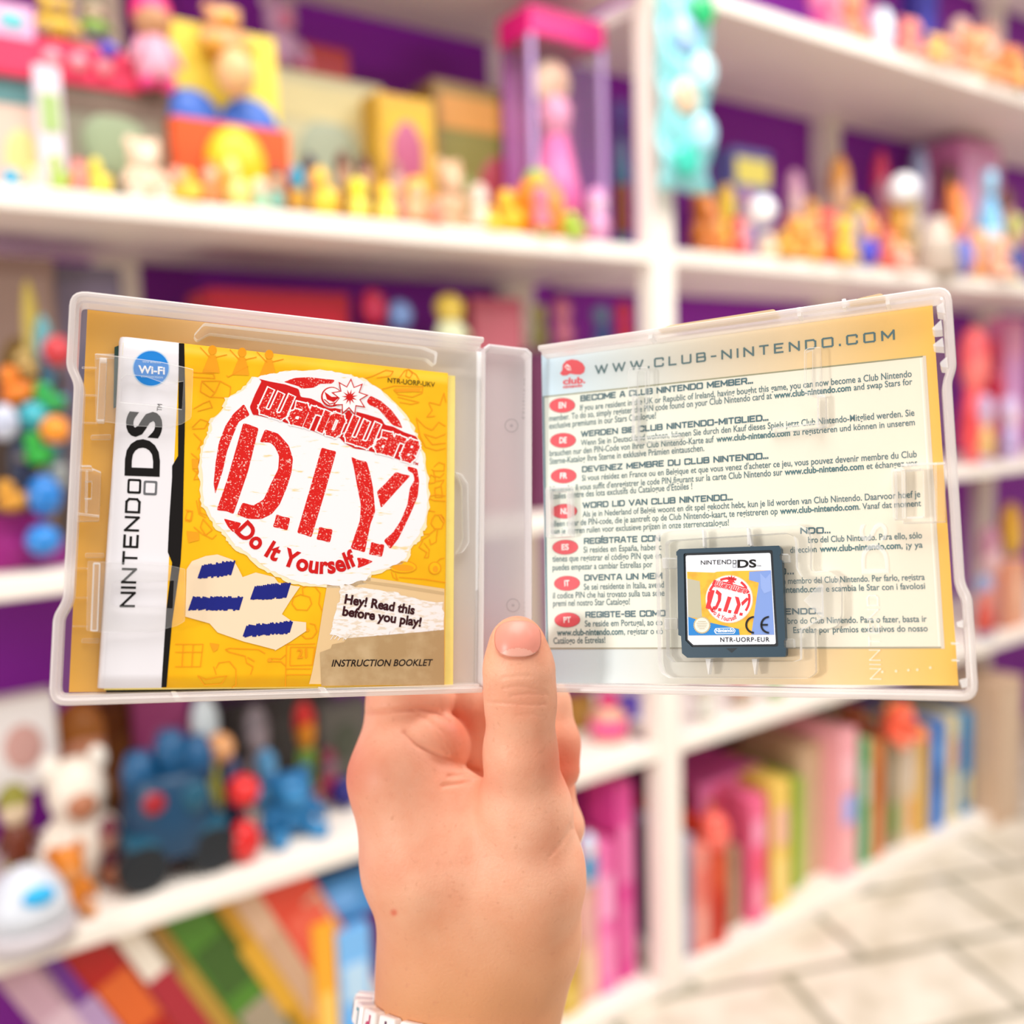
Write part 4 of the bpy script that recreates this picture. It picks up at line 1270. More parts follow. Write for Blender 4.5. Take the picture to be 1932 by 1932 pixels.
BODY = [  # text, bold, baseline start, baseline end
    ('If you are resident in the UK or Republic of Ireland, having bought this game, you can now become a Club Nintendo', 0, (1094.6, 775), (1720.3, 711)),
    ('member. To do so, simply register the PIN code found on your Club Nintendo card at', 0, (1036.4, 795), (1456.5, 752.3)),
    ('www.club-nintendo.com', 1, (1460.3, 752), (1605.7, 737.3)), ('and swap Stars for', 0, (1611, 736.8), (1721.6, 725.5)),
    ('exclusive premiums in our Stars Catalogue!', 0, (1036.6, 809.4), (1237.7, 789.5)),
    ('Wenn Sie in Deutschland wohnen, können Sie durch den Kauf dieses Spiels jetzt Club Nintendo-Mitglied werden. Sie', 0, (1096, 841), (1725.5, 784.5)),
    ('brauchen nur den PIN-Code von Ihrer Club Nintendo-Karte auf', 0, (1037.2, 861), (1347, 834.5)), ('www.club-nintendo.com', 1, (1351.6, 834.2), (1490.8, 822.2)),
    ('zu registrieren und können in unserem', 0, (1496.5, 821.8), (1726.3, 802.2)), ('Sterne-Katalog Ihre Sterne in exklusive Prämien eintauschen.', 0, (1037.4, 876), (1329, 851)),
    ("Si vous résidez en France ou en Belgique et que vous venez d'acheter ce jeu, vous pouvez devenir membre du Club", 0, (1098, 907.5), (1730, 862.6)),
    ('Nintendo. Il vous suffit d\'enregistrer le code PIN figurant sur la carte Club Nintendo sur', 0, (1037.6, 928.6), (1476.5, 896.6)),
    ('www.club-nintendo.com', 1, (1480.4, 896.3), (1630, 885.6)), ('et échangez vos', 0, (1635, 885.2), (1731, 878.4)),
    ("Étoiles contre des lots exclusifs du Catalogue d'Étoiles !", 0, (1038.5, 942), (1306.3, 922.8)),
    ('Als je in Nederland of België woont en dit spel gekocht hebt, kun je lid worden van Club Nintendo. Daarvoor hoef je', 0, (1099.2, 975.5), (1736.6, 938)),
    ('alleen maar de PIN-code, die je aantreft op de Club Nintendo-kaart, te registreren op', 0, (1040.5, 994), (1467.5, 970.2)),
    ('www.club-nintendo.com', 1, (1471.8, 969.8), (1620, 961.5)), ('. Vanaf dat moment', 0, (1621, 961.4), (1738, 955)),
    ('kun je sterren ruilen voor exclusieve prijzen in onze sterrencatalogus!', 0, (1041, 1008.5), (1375.5, 991.5)),
    ('Si resides en España, haber c', 0, (1101, 1043), (1248, 1037.4)), ('bro del Club Nintendo. Para ello, sólo', 0, (1525, 1024.4), (1739.8, 1015.6)),
    ('tienes que registrar el código PIN que en', 0, (1042.4, 1060), (1248, 1053.4)), ('dirección', 0, (1491, 1043.4), (1541, 1041.5)),
    ('www.club-nintendo.com', 1, (1546.8, 1041.3), (1699.6, 1035)), (', ¡y ya', 0, (1700.5, 1035), (1741, 1033.3)),
    ('puedes empezar a cambiar Estrellas por', 0, (1042.8, 1076.3), (1231.4, 1070.2)),
    ('Se sei residente in Italia, avend', 0, (1101.6, 1113), (1253, 1108.6)), ('n membro del Club Nintendo. Per farlo, registra', 0, (1477, 1102), (1744.9, 1094.2)),
    ('il codice PIN che hai trovato sulla tua sche', 0, (1043.4, 1129.3), (1254, 1124.2)), ('intendo.com', 1, (1480.4, 1118.6), (1553, 1116.6)), ('e scambia le Star con i favolosi', 0, (1558.6, 1116.4), (1745.7, 1111)),
    ('premi nel nostro Star Catalogo!', 0, (1043.6, 1144), (1188.4, 1140.4)),
    ('Se reside em Portugal, ao co', 0, (1103.7, 1182.2), (1250, 1179.6)), ('bro do Club Nintendo. Para o fazer, basta ir', 0, (1486, 1177), (1748.8, 1173.2)),
    ('www.club-nintendo.com', 1, (1051, 1199.2), (1176.2, 1197.2)), (', registar o có', 0, (1177.5, 1197.2), (1251, 1196)), ('Estrelas por prémios exclusivos do nosso', 0, (1497, 1194.4), (1750.6, 1191.2)),
    ('Catálogo de Estrelas!', 0, (1044.5, 1214.6), (1142.3, 1212.8))]
for s, bo, p, q in BODY:
    i2.text(s, p, q, 11.6, TEALD if bo else TEAL, 3, .030 if bo else .013)
for s, c in (('EN', (1061, 765)), ('DE', (1062.5, 831)), ('FR', (1063.6, 898)), ('NL', (1065, 964.7)), ('ES', (1066.7, 1032.5)), ('IT', (1070, 1100.6)), ('PT', (1070.6, 1169.7))):
    i2.ell(c, 24.6, 14.2, ink('#A8505C'), 3, 36, -.03)
    i2.ell(c, 23.8, 13.4, RED, 4, 36, -.03)
    hw2 = 4.6 if s == 'IT' else 6.8
    i2.text(s, (c[0] - hw2, c[1] + 5.2), (c[0] + hw2, c[1] + 4.6), 10.5, WH, 5, .03)
i2.build('printed_inlay', back, Matrix())

# ================================================================== CLEAR FITTINGS
LB = SW / MM + .6
prism('finger_ridge', LP, quad_round([(365, 632), (385, 609), (800, 654), (826, 664), (822, 690), (806, 676), (395, 628), (372, 642)], 5), -8.1, -4.6, CLIP, front, Matrix())
prism('hinge_bump', LP, quad_round([(858, 890), (872, 894), (884, 912), (886, 1024), (874, 1042), (860, 1046), (868, 1034), (874, 1018), (872, 918), (866, 902)], 4), -8.1, -6.2, CLIP, front, Matrix())
# latch at the outer edge
lt = prism('latch', LP, quad_round(z1(275, 1440, 370, 1440, 375, 1460, 445, 1490, 430, 1860, 260, 1865), 2), -8.1, -4.2, CLIP, front, Matrix(), [z1(325, 1560, 320, 1690, 370, 1690, 375, 1560)])
for a in (z1(275, 1470, 385, 1470, 385, 1484, 275, 1484), z1(262, 1800, 430, 1820, 430, 1834, 262, 1815), z1(330, 1480, 345, 1480, 340, 1800, 325, 1800)):
    prism('latch_rib', LP, a, -4.3, -3.6, CLIP, lt, Matrix(), bev=.0001)
# two booklet clips reaching over the booklet
for ou, ho, bar in ((z1(400, 592, 560, 610, 700, 628, 900, 655, 1040, 685, 1145, 710, 1130, 1080, 1060, 1125, 950, 1150, 720, 1140, 480, 1108, 405, 1110), z1(600, 775, 640, 748, 780, 762, 940, 820, 1072, 800, 1060, 1015, 860, 985, 640, 965, 590, 960), z1(435, 620, 490, 624, 470, 1100, 410, 1098)),
                    (z2(345, 640, 620, 650, 960, 670, 1085, 700, 1080, 1095, 1020, 1130, 880, 1165, 640, 1182, 440, 1178, 335, 1165), z2(530, 800, 570, 782, 800, 800, 1000, 785, 990, 1000, 820, 985, 560, 978, 515, 965), z2(385, 650, 440, 652, 420, 1172, 365, 1170))):
    c_ = prism('booklet_clip', LP, quad_round(ou, 2), -2.75, -1.95, CLIP, front, Matrix(), [ho], .00025)
    prism('clip_post', LP, bar, -8.1, -2.1, CLIP, c_, Matrix(), bev=.0003)
for a in (z1(400, 592, 555, 595, 555, 625, 405, 630), z1(370, 1210, 520, 1205, 520, 1245, 365, 1245), z2(325, 578, 470, 578, 470, 612, 325, 615), z2(300, 1225, 430, 1225, 430, 1262, 295, 1258)):
    prism('clip_foot', LP, quad_round(a, 3), -8.1, -7.2, CLIP, front, Matrix())
for ys in ((700, 1), (910, 1), (1120, 1), (695, 2), (918, 2), (1135, 2)):
    zz = z1 if ys[1] == 1 else z2
    x0 = 300 if ys[1] == 1 else 232
    prism('plate_rib', LP, zz(x0, ys[0] - 8, x0 + 110, ys[0] - 6, x0 + 110, ys[0] + 6, x0, ys[0] + 4), -8.1, -7.5, CLIP, front, Matrix(), bev=.0001)
# rim ribs of both halves
for P_, par, lst in ((LP, front, [(332, 1318), (612, 1309)]), (RP, back, [])):
    for x, y in lst:
        prism('rim_rib', P_, quad_round([(x - 9, y - 12), (x + 1, y - 12), (x + 12, y + 5), (x - 2, y + 5)], 2), -6, -1, RAISED, par, Matrix(), bev=.0002)
for (x, y) in ((1226, 630), (1507, 588), (1592, 572), (1674, 566)):
    prism('rim_rib', RP, quad_round([(x - 4, y - 8), (x + 4, y - 9), (x + 5, y + 8), (x - 3, y + 9)], 2), -6, -.6, RAISED, back, Matrix(), bev=.0002)
for (x0, x1, y0, y1) in ((1240, 1470, 622, 590), (1600, 1672, 570, 560)):
    prism('rim_ledge', RP, quad_round([(x0, y0), (x0 + 26, y0 - 9), (x1 - 10, y1 - 7), (x1, y1 + 2)], 3), -5, -.2, clear('amber_ledge', '#F3D9A8', .45, .2, .2), back, Matrix(), bev=.0002)  # amber tint of the rim ledges
# teeth along the outer wall of the right half
for i, p in enumerate((z6(1495, 225, 1545, 190, 1560, 275, 1500, 265), z6(1462, 385, 1530, 320, 1540, 395, 1480, 400), z6(1468, 505, 1540, 450, 1550, 520, 1485, 515), z6(1520, 635, 1570, 590, 1580, 670, 1530, 665), z8(1640, 1060, 1690, 1040, 1690, 1100, 1645, 1090), z8(1600, 1205, 1660, 1210, 1660, 1222, 1600, 1220), z8(1605, 1330, 1660, 1330, 1660, 1342, 1605, 1342), z8(1660, 1480, 1720, 1465, 1720, 1530, 1680, 1540))):
    prism('wall_tooth', RP, quad_round(p, 1.5), -8, -1.2, RAISED, back, Matrix(), bev=.0002)
# two angled manual clips
for tabp, ins, stem, foot in ((z5(1100, 690, 1120, 668, 1235, 668, 1255, 690, 1250, 990, 1100, 880), z5(1170, 690, 1225, 690, 1225, 960, 1170, 900), z5(1128, 870, 1168, 880, 1170, 1215, 1128, 1190), z5(1135, 1185, 1475, 1155, 1480, 1190, 1160, 1225)),
                              (z6(530, 545, 560, 525, 650, 520, 665, 880, 545, 880, 530, 860), z6(545, 560, 590, 540, 590, 850, 545, 850), z6(625, 870, 685, 870, 690, 1085, 625, 1110), z6(295, 1110, 640, 1070, 665, 1105, 300, 1145))):
    c_ = prism('corner_clip', RP, quad_round(tabp, 3), -5.2, -4.4, CLIP, back, Matrix(), [ins])
    prism('clip_stem', RP, quad_round(stem, 2), -8.1, -4.6, CLIP, c_, Matrix())
    prism('clip_foot', RP, quad_round(foot, 2), -8.1, -6.6, CLIP, c_, Matrix())
prism('hinge_tab', RP, quad_round(z5(497, 1545, 680, 1535, 688, 1900, 500, 1910), 3), -8.1, -4.4, CLIP, back, Matrix(), [quad_round(z5(530, 1575, 655, 1568, 660, 1880, 535, 1885), 2)])
lt2 = prism('latch', RP, quad_round(z6(1165, 1412, 1235, 1410, 1235, 1372, 1555, 1360, 1560, 1790, 1250, 1800, 1240, 1770, 1180, 1775), 2), -8.1, -4.0, CLIP, back, Matrix(), [quad_round(z6(1270, 1415, 1395, 1405, 1400, 1755, 1275, 1760), 2)])
for a in (z6(1190, 1412, 1205, 1412, 1212, 1770, 1197, 1770), z6(1240, 1412, 1262, 1412, 1268, 1765, 1246, 1768), z6(1480, 1370, 1495, 1370, 1500, 1785, 1485, 1788)):
    prism('latch_rib', RP, a, -4.1, -3.4, CLIP, lt2, Matrix(), bev=.0001)
# the raised square that holds the cartridge
tr_o = quad_round(z7(988, 440, 1010, 400, 1060, 385) + z8(480, 342, 560, 380, 575, 480, 572, 672, 590, 690, 700, 680, 770, 730, 800, 820, 800, 1010, 770, 1085, 700, 1110, 605, 1115, 612, 1430, 560, 1468) + z7(1090, 1465, 1030, 1430, 1010, 1360), 4)
tr_i = quad_round(z7(1062, 480, 1090, 460) + z8(395, 405, 455, 430, 465, 480, 470, 660, 500, 720, 655, 780, 660, 1020, 500, 1110, 500, 1330, 450, 1345) + z7(1110, 1350, 1070, 1300), 3)
tray_ = prism('cartridge_holder', RP, tr_o, -8.1, -3.6, CLIP, back, Matrix(), [tr_i], .0006)
prism('holder_floor', RP, tr_i, -8.1, -7.4, SHEET_CLEAR, tray_, Matrix(), bev=0)
for x, y in ((1330, 425), (1655, 410)):
    prism('holder_rib', RP, z7(x, y - 40, x + 14, y - 40, x + 20, y + 85, x + 6, y + 85), -7, -3.3, RAISED, tray_, Matrix(), bev=.0002)
for x in (1380, 1718):
    prism('holder_rib', RP, z7(x - 25, 1325, x + 15, 1325, x, 1440, x - 5, 1440), -7, -3.3, RAISED, tray_, Matrix(), bev=.0002)
prism('holder_rib', RP, z8(110, 380, 126, 370, 150, 500, 134, 505), -7, -3.3, RAISED, tray_, Matrix(), bev=.0002)
for a in (z7(1040, 590, 1150, 590, 1150, 660, 1045, 665), z7(1055, 1030, 1150, 1030, 1150, 1110, 1060, 1110), z8(345, 560, 415, 560, 420, 620, 350, 620), z8(380, 1180, 450, 1180, 455, 1245, 385, 1245)):
    prism('holder_lug', RP, quad_round(a, 2), -7.5, -3.2, CLIP, tray_, Matrix(), bev=.0002)
i3 = Ink(RP, -7.9 * MM)
i3.lpoly([i3.loc(p) for p in z8(525, 900, 640, 785, 668, 790, 670, 1020, 640, 1010)], RAISED, 0)
i3.caps('NINTEND', *z8(1095, 1478, 1068, 858), 21, RAISED, 0, .12, .40)
i3.text('DS', *z8(1148, 700, 1130, 330), 48, RAISED, 0, 0, 0, .95)
for p in z8(1100, 1420, 1200, 1415, 1290, 1408, 1355, 1405, 1450, 1390):
    i3.ell(p, 2.6, 2.6, RAISED, 1, 14)
i3.build('raised_lettering', back, Matrix())
# moulded marks in the spine
SPC = CAM.inverted() @ case.matrix_world @ SPL
i4 = Ink(SPC, -7.5 * MM)
GREY = clear('moulded_mark', '#C9C2C4', .5, .1)
i4.text('GB 041211S.5', (989, 712), (985, 790), 8.5, GREY, 0, .01, 0, 1.2)
i4.text('NTR', (989, 1136), (989, 1170), 8, GREY, 0, .01)
for c in ((965, 803), (968, 1142)):
    pts = [(c[0] + 12 * math.cos(a * .2094), c[1] + 12 * math.sin(a * .2094)) for a in range(30)]
    i4.stroke(pts, 1.6, GREY, 0, True)
    i4.ell(c, 3, 3, GREY, 0, 12)
i4.build('moulded_marks', spine, Matrix())

# ================================================================== INSTRUCTION BOOKLET
bk = empty('instruction_booklet', LPW, 'yellow instruction booklet with a white spine strip, clipped inside the open game case', 'booklet')
BW = -4.2
YEL = speckle('yellow_cover_print', '#FBC313', '#F9B60C', 60, .35, .7)
WCOV = ink('#F0ECF0', .3)
BLK = ink('#14100F', .3)
cov_l = z1(578, 520) + z1(560, 1000) + z1(500, 1900) + z2(455, 1000) + z2(412, 1600)


def left_edge(t):
    p = [(224, 640), (219, 768), (203, 990), (193, 1148), (183, 1299)]
    k = min(3, int(t * 4))
    s_ = t * 4 - k
    return Vector(p[k]).lerp(Vector(p[k + 1]), s_)


def at_row(t, x_top, x_bot):
    top = Vector((224, 634)).lerp(Vector((845, 704)), (x_top - 224) / (845 - 224))
    bot = Vector((183, 1299)).lerp(Vector((838, 1293)), (x_bot - 183) / (838 - 183))
    return top.lerp(bot, t)


cov_v, cov_f, cov_m = [], [], []
NR = 24
cols = [None, (227, 187, -1.5), (231, 192, -.6), (238, 199, -.15), (248, 210, 0), (340, 306, 0), (843, 836, 0), (845.5, 838.5, -.15)]
for r_ in range(NR + 1):
    t = r_ / NR
    for k, c_ in enumerate(cols):
        if c_ is None:
            p = left_edge(t)
            dz = -2.8
        else:
            p = at_row(t, c_[0], c_[1])
            dz = c_[2]
        q = plane_pt(LP, p.x, p.y, BW * MM)
        cov_v.append((q.x, q.y, (BW + dz) * MM))
nc = len(cols)
for r_ in range(NR):
    for k in range(nc - 1):
        cov_f.append((r_ * nc + k, (r_ + 1) * nc + k, (r_ + 1) * nc + k + 1, r_ * nc + k + 1))
        cov_m.append(0 if k < 5 else 1)
cov = mesh_obj('cover', cov_v, cov_f, [WCOV, YEL], cov_m, bk, Matrix(), True)
so = cov.modifiers.new('paper', 'SOLIDIFY')
so.thickness = .0003
so.offset = -1
prism('page_block', LP, [(232, 646), (846, 708), (859, 709), (855, 1293.5), (838, 1296), (196, 1302)], -7.9, BW - .45, mat('#F4DE7C', .6, .05, 300), bk, Matrix(), bev=.0001)
prism('back_cover_edge', LP, [(216, 655), (228, 650), (230, 760), (214, 770)], -7.9, -7.2, mat('#24463E', .5), bk, Matrix(), bev=0)
prism('back_cover_edge', LP, [(200, 1299), (840, 1297), (840, 1301), (200, 1306)], -7.9, -7.2, mat('#1C1C14', .5), bk, Matrix(), bev=0)

a1 = Ink(LP, (BW + .03) * MM, .000035)
# black strip with its step
a1.poly(z1(1036, 512, 1078, 516, 1085, 1000, 1064, 1930) + z2(1080, 100, 1050, 640, 985, 1100, 942, 1597, 903, 1598, 942, 1000, 985, 650, 952, 570, 962, 350, 985, 0) + z1(985, 1445, 1030, 1370), BLK, 1)
# vertical logo lettering
a1.caps('NINTEND', *(z2(704, 990) + z1(748, 1692)), 27, BLK, 1, .16, .38)
for c_, cl in ((z1(648, 1542, 752, 1546, 748, 1658, 643, 1654), BLK), (z1(770, 1556, 874, 1560, 868, 1670, 765, 1666), ink('#6C6C70'))):
    a1.poly(quad_round(c_, 4), cl, 1)
    cc = [sum(p[0] for p in c_) / 4, sum(p[1] for p in c_) / 4]
    a1.poly(quad_round([(cc[0] + (p[0] - cc[0]) * .68, cc[1] + (p[1] - cc[1]) * .68) for p in c_], 2), WCOV, 2)
a1.text('D', *(z1(880, 1528) + z1(886, 1248)), 56, BLK, 1, .028)
a1.text('S', *(z1(890, 1240) + z1(902, 1040)), 56, BLK, 1, .032)
a1.text('TM', *(z1(906, 1030) + z1(910, 978)), 8.5, BLK, 1)
# wireless badge
a1.ell((285, 695), 35, 34.5, ink('#B8D8F4'), 1, 40)
a1.ell((285, 695), 33, 32.5, ink('#1E86DC'), 2, 40)
a1.text('Wi-Fi', *z1(728, 738, 930, 750), 13.5, ink('#FFFFFF'), 3, .03)
a1.text('connection', *z1(748, 772, 915, 782), 5, ink('#CFE6FA'), 3)
a1.text('wireless', *z1(758, 660, 900, 668), 4.5, ink('#CFE6FA'), 3)

# line drawings on the yellow
DOO = ink('#F39A12')
DOF = ink('#F6A21A')


def dood(f, *polys, wd=1.5, m=None):
    for p in polys:
        a1.stroke(f(*p), wd, m or DOO, 2)


for dx in (0, 225, 430):                                        # three little dancing girls in a row
    a1.poly(z1(1270 + dx, 600 + dx * .08, 1315 + dx, 605 + dx * .08, 1345 + dx, 740 + dx * .08, 1215 + dx, 735 + dx * .08), DOF, 2)
    a1.ell(z1(1292 + dx, 565 + dx * .08)[0], 8, 9, DOF, 2, 16)
    dood(z1, (1200 + dx, 545 + dx * .08, 1275 + dx, 625 + dx * .08), (1315 + dx, 620 + dx * .08, 1400 + dx, 600 + dx * .08))
dood(z1, (1145, 735, 1300, 745, 1310, 780, 1145, 770), (1400, 760, 1410, 770, 1560, 690), (1210, 800, 1350, 800, 1430, 845, 1420, 930, 1270, 920, 1200, 880, 1210, 800), (1210, 800, 1310, 890, 1350, 800), (1310, 890, 1280, 920))
dood(z1, (1150, 1010, 1220, 970, 1270, 950, 1290, 1000, 1180, 1030), (1140, 1150, 1200, 1090, 1260, 1110, 1230, 1160, 1140, 1165), (1150, 1200, 1210, 1260, 1180, 1320), (1130, 1350, 1190, 1400, 1180, 1500, 1140, 1470))
a1.poly(z1(1135, 1390, 1195, 1400, 1215, 1470, 1140, 1465), DOF, 2)
dood(z1, (1180, 1480, 1150, 1550, 1210, 1540), (1190, 1690, 1200, 1800, 1250, 1820), (1100, 1790, 1140, 1790, 1130, 1860, 1085, 1850, 1100, 1790))
dood(z2, (1170, 180, 1190, 280, 1240, 310), (1090, 250, 1140, 260, 1120, 340, 1085, 330), (1220, 320, 1290, 400, 1240, 440, 1200, 380, 1220, 320), (1150, 380, 1210, 430, 1290, 470, 1320, 440))
a1.poly(z2(1095, 410, 1185, 420, 1190, 480, 1110, 500), DOF, 2)
# sandwich, fork, boxer, walker, bowls on the far side
dood(z3, (840, 458, 900, 440, 1000, 395, 1055, 405, 1030, 440, 930, 455), (1090, 470, 1140, 400, 1170, 390, 1230, 430, 1250, 470), (1160, 395, 1150, 440, 1180, 455, 1200, 420, 1180, 395), (970, 540, 1060, 515, 1280, 520, 1275, 570, 1200, 600, 1090, 580, 1060, 545), (1060, 550, 1270, 560), (1090, 600, 1150, 615, 1250, 640, 1190, 655, 1105, 640))
a1.poly(z3(1065, 535, 1265, 530, 1250, 560, 1080, 565), DOF, 2)
dood(z3, (1330, 640, 1410, 660, 1440, 570, 1455, 640), (1325, 645, 1350, 700, 1310, 750, 1370, 745), (1230, 760, 1260, 900, 1300, 980, 1380, 1005, 1450, 990), (1230, 760, 1300, 830, 1350, 850, 1400, 790, 1450, 820), (1290, 880, 1350, 960, 1450, 950), (1290, 880, 1380, 910, 1450, 880))
dood(z3, (1365, 1130, 1400, 1095, 1445, 1110, 1440, 1160, 1365, 1160, 1345, 1150), (1360, 1160, 1370, 1200, 1410, 1210, 1440, 1180), (1320, 1230, 1340, 1190, 1375, 1210, 1370, 1250, 1330, 1255, 1320, 1230), (1375, 1240, 1440, 1230, 1410, 1280, 1370, 1290, 1375, 1360, 1430, 1360, 1420, 1280), (1310, 1360, 1380, 1340, 1450, 1350), (1310, 1360, 1360, 1385, 1450, 1390))
dood(z3, (1310, 1460, 1370, 1470), (1350, 1530, 1370, 1495, 1420, 1495, 1445, 1540, 1420, 1600, 1370, 1600, 1340, 1560, 1350, 1530), (1380, 1600, 1330, 1640, 1230, 1640, 1215, 1670), (1230, 1640, 1170, 1670, 1180, 1700, 1260, 1690, 1330, 1650), (1390, 1610, 1380, 1700, 1340, 1720, 1330, 1680), (1280, 1690, 1250, 1740, 1310, 1780, 1290, 1820, 1320, 1820, 1330, 1760, 1290, 1710))
a1.poly(z3(1395, 1495, 1440, 1510, 1448, 1560, 1425, 1545), DOF, 2)
for c_, rx in ((z4(1125, 440)[0], 27), (z4(1370, 450)[0], 12)):
    a1.ell(c_, rx, 12, DOO, 2, 28, .05)
    a1.ell(c_, rx - 2, 10.4, YEL, 3, 28, .05)
    a1.ell((c_[0] + 1, c_[1] + 2), rx - 7, 6, DOF, 4, 24, .05)
dood(z4, (1040, 480, 1055, 520, 1090, 540, 1070, 490), (1100, 520, 1300, 535, 1450, 560), (1390, 400, 1410, 380, 1440, 375))
dood(z2, (1010, 1270, 1220, 1270, 1200, 1440, 1010, 1440), (1070, 1270, 1060, 1440), (1145, 1270, 1135, 1440), (1010, 1330, 1210, 1330), (1390, 1310, 1420, 1300, 1640, 1310, 1690, 1340), (1390, 1310, 1420, 1330, 1540, 1360, 1550, 1410, 1600, 1440, 1580, 1500), (1560, 1370, 1610, 1400), (1180, 1510, 1240, 1540, 1320, 1520, 1400, 1510, 1360, 1570, 1230, 1580, 1180, 1510), (1320, 1450, 1340, 1410, 1420, 1400, 1470, 1460, 1470, 1580, 1440, 1600), (1300, 1440, 1320, 1500))
a1.poly(z2(1270, 1260, 1340, 1270, 1330, 1310, 1300, 1330), DOF, 2)
dood(z4, (285, 720, 300, 670, 350, 650, 420, 670, 435, 720, 400, 770, 320, 765, 285, 720), (370, 650, 365, 600, 400, 585, 460, 590, 500, 640, 490, 720, 515, 770), (420, 870, 460, 880, 475, 930, 440, 980, 390, 985, 360, 960), (240, 1030, 460, 1025), (245, 1030, 235, 1350), (275, 1050, 460, 1050, 440, 1185, 270, 1190, 275, 1050), (105, 1140, 130, 1135, 200, 1140, 235, 1110), (105, 1160, 200, 1160, 235, 1190), (240, 1215, 430, 1215), (245, 1260, 430, 1260))
a1.text('21', *z4(325, 1135, 400, 1130), 17, DOO, 3, .02)
for q_ in (z4(400, 920), z4(115, 1150)):
    a1.ell(q_[0], 4, 3.4, DOF, 3, 12)

# torn white disc with its cream underlayer
random.seed(11)
disc = [(604, 698), (640, 703), (680, 714), (712, 732), (745, 764), (770, 795), (785, 825), (798, 865), (803, 900), (806, 950), (800, 985), (790, 1010), (772, 1030), (768, 1052), (740, 1068), (700, 1080), (690, 1095), (650, 1104), (600, 1103), (560, 1098),
        (530, 1085), (500, 1070), (470, 1045), (445, 1030), (430, 1010), (410, 990), (398, 970), (385, 950), (382, 915), (380, 870), (385, 840), (398, 815), (400, 795), (425, 770), (430, 750), (460, 735), (480, 712), (515, 705), (550, 700)]


def rough(p, amp, sub=5):
    out = []
    for i in range(len(p)):
        a, b_ = Vector(p[i]), Vector(p[(i + 1) % len(p)])
        for k in range(sub):
            q = a.lerp(b_, k / sub)
            out.append((q.x + random.uniform(-amp, amp), q.y + random.uniform(-amp, amp)))
    return out


CREAMP = ink('#FCE8C2')
WDISC = speckle('brushed_white_print', '#F8F2F4', '#F6D7A0', 150, .63, .70, .42, ((1, 5.5, 1), math.radians(-38)), 4)
a1.poly(rough([(c[0] + (5 if c[0] > 600 else -6), c[1] + (4 if c[1] > 950 else 1)) for c in disc], 2.6), CREAMP, 3)
a1.poly(rough(disc, 1.8), WDISC, 4)
RP_ = speckle('worn_red_print', '#D91A14', '#F6C9BE', 1900, .60, .66)
RS_ = ink('#D01414')
WI = ink('#FBF4F4')
for p in (z1(1530, 975, 1575, 1060, 1490, 1110, 1440, 1230, 1400, 1340, 1370, 1480, 1312, 1660, 1300, 1580, 1315, 1420, 1340, 1270, 1390, 1140, 1450, 1050),
          z2(1375, 315, 1430, 330, 1512, 350, 1480, 400, 1450, 422, 1410, 380), z3(220, 485, 310, 455, 420, 450, 540, 465, 612, 470, 590, 500, 500, 500, 450, 530, 360, 537, 330, 518),
          z3(880, 590, 960, 630, 1040, 700, 1100, 780, 1125, 840, 1050, 815, 1000, 760, 940, 690, 870, 660, 850, 632),
          z3(1160, 1125, 1235, 1145, 1250, 1240, 1240, 1350, 1200, 1450, 1150, 1560, 1090, 1680, 1030, 1755, 980, 1690, 1050, 1630, 1110, 1540, 1160, 1420, 1180, 1290, 1215, 1230, 1205, 1180, 1165, 1160),
          z4(775, 370, 830, 375, 903, 400, 840, 430, 780, 452, 790, 410),
          z1(1525, 1120, 1560, 1128, 1642, 1160, 1560, 1490, 1450, 1812, 1400, 1790, 1322, 1782, 1400, 1560),
          z1(1690, 1168, 1790, 1200, 1870, 1290, 1902, 1390, 1890, 1500, 1855, 1610, 1800, 1740, 1740, 1812, 1660, 1850, 1560, 1847, 1478, 1815, 1520, 1723, 1600, 1747, 1680, 1700, 1730, 1590, 1790, 1470, 1797, 1370, 1765, 1300, 1730, 1268, 1650, 1266),
          z3(165, 1488, 210, 1508, 272, 1518, 262, 1560, 250, 1614, 200, 1598, 138, 1587, 156, 1540), z3(510, 983, 560, 1000, 622, 1013, 530, 1340, 432, 1667, 380, 1645, 323, 1632, 420, 1300),
          z3(490, 1583, 540, 1600, 594, 1605, 586, 1650, 572, 1707, 520, 1690, 468, 1682, 484, 1635), z3(733, 1053, 790, 1080, 852, 1090, 880, 1190, 900, 1290, 917, 1470, 880, 1565, 837, 1782, 790, 1765, 728, 1752, 765, 1640, 800, 1540, 808, 1420, 780, 1280, 755, 1140),
          z3(1073, 1168, 1120, 1185, 1184, 1197, 1080, 1310, 960, 1444, 945, 1380, 928, 1320, 1000, 1250), z3(885, 1698, 930, 1715, 987, 1720, 980, 1765, 966, 1817, 920, 1802, 866, 1797, 880, 1745)):
    a1.poly(quad_round(quad_round(p, 3.2, 2), 1.2, 2), RP_, 5)
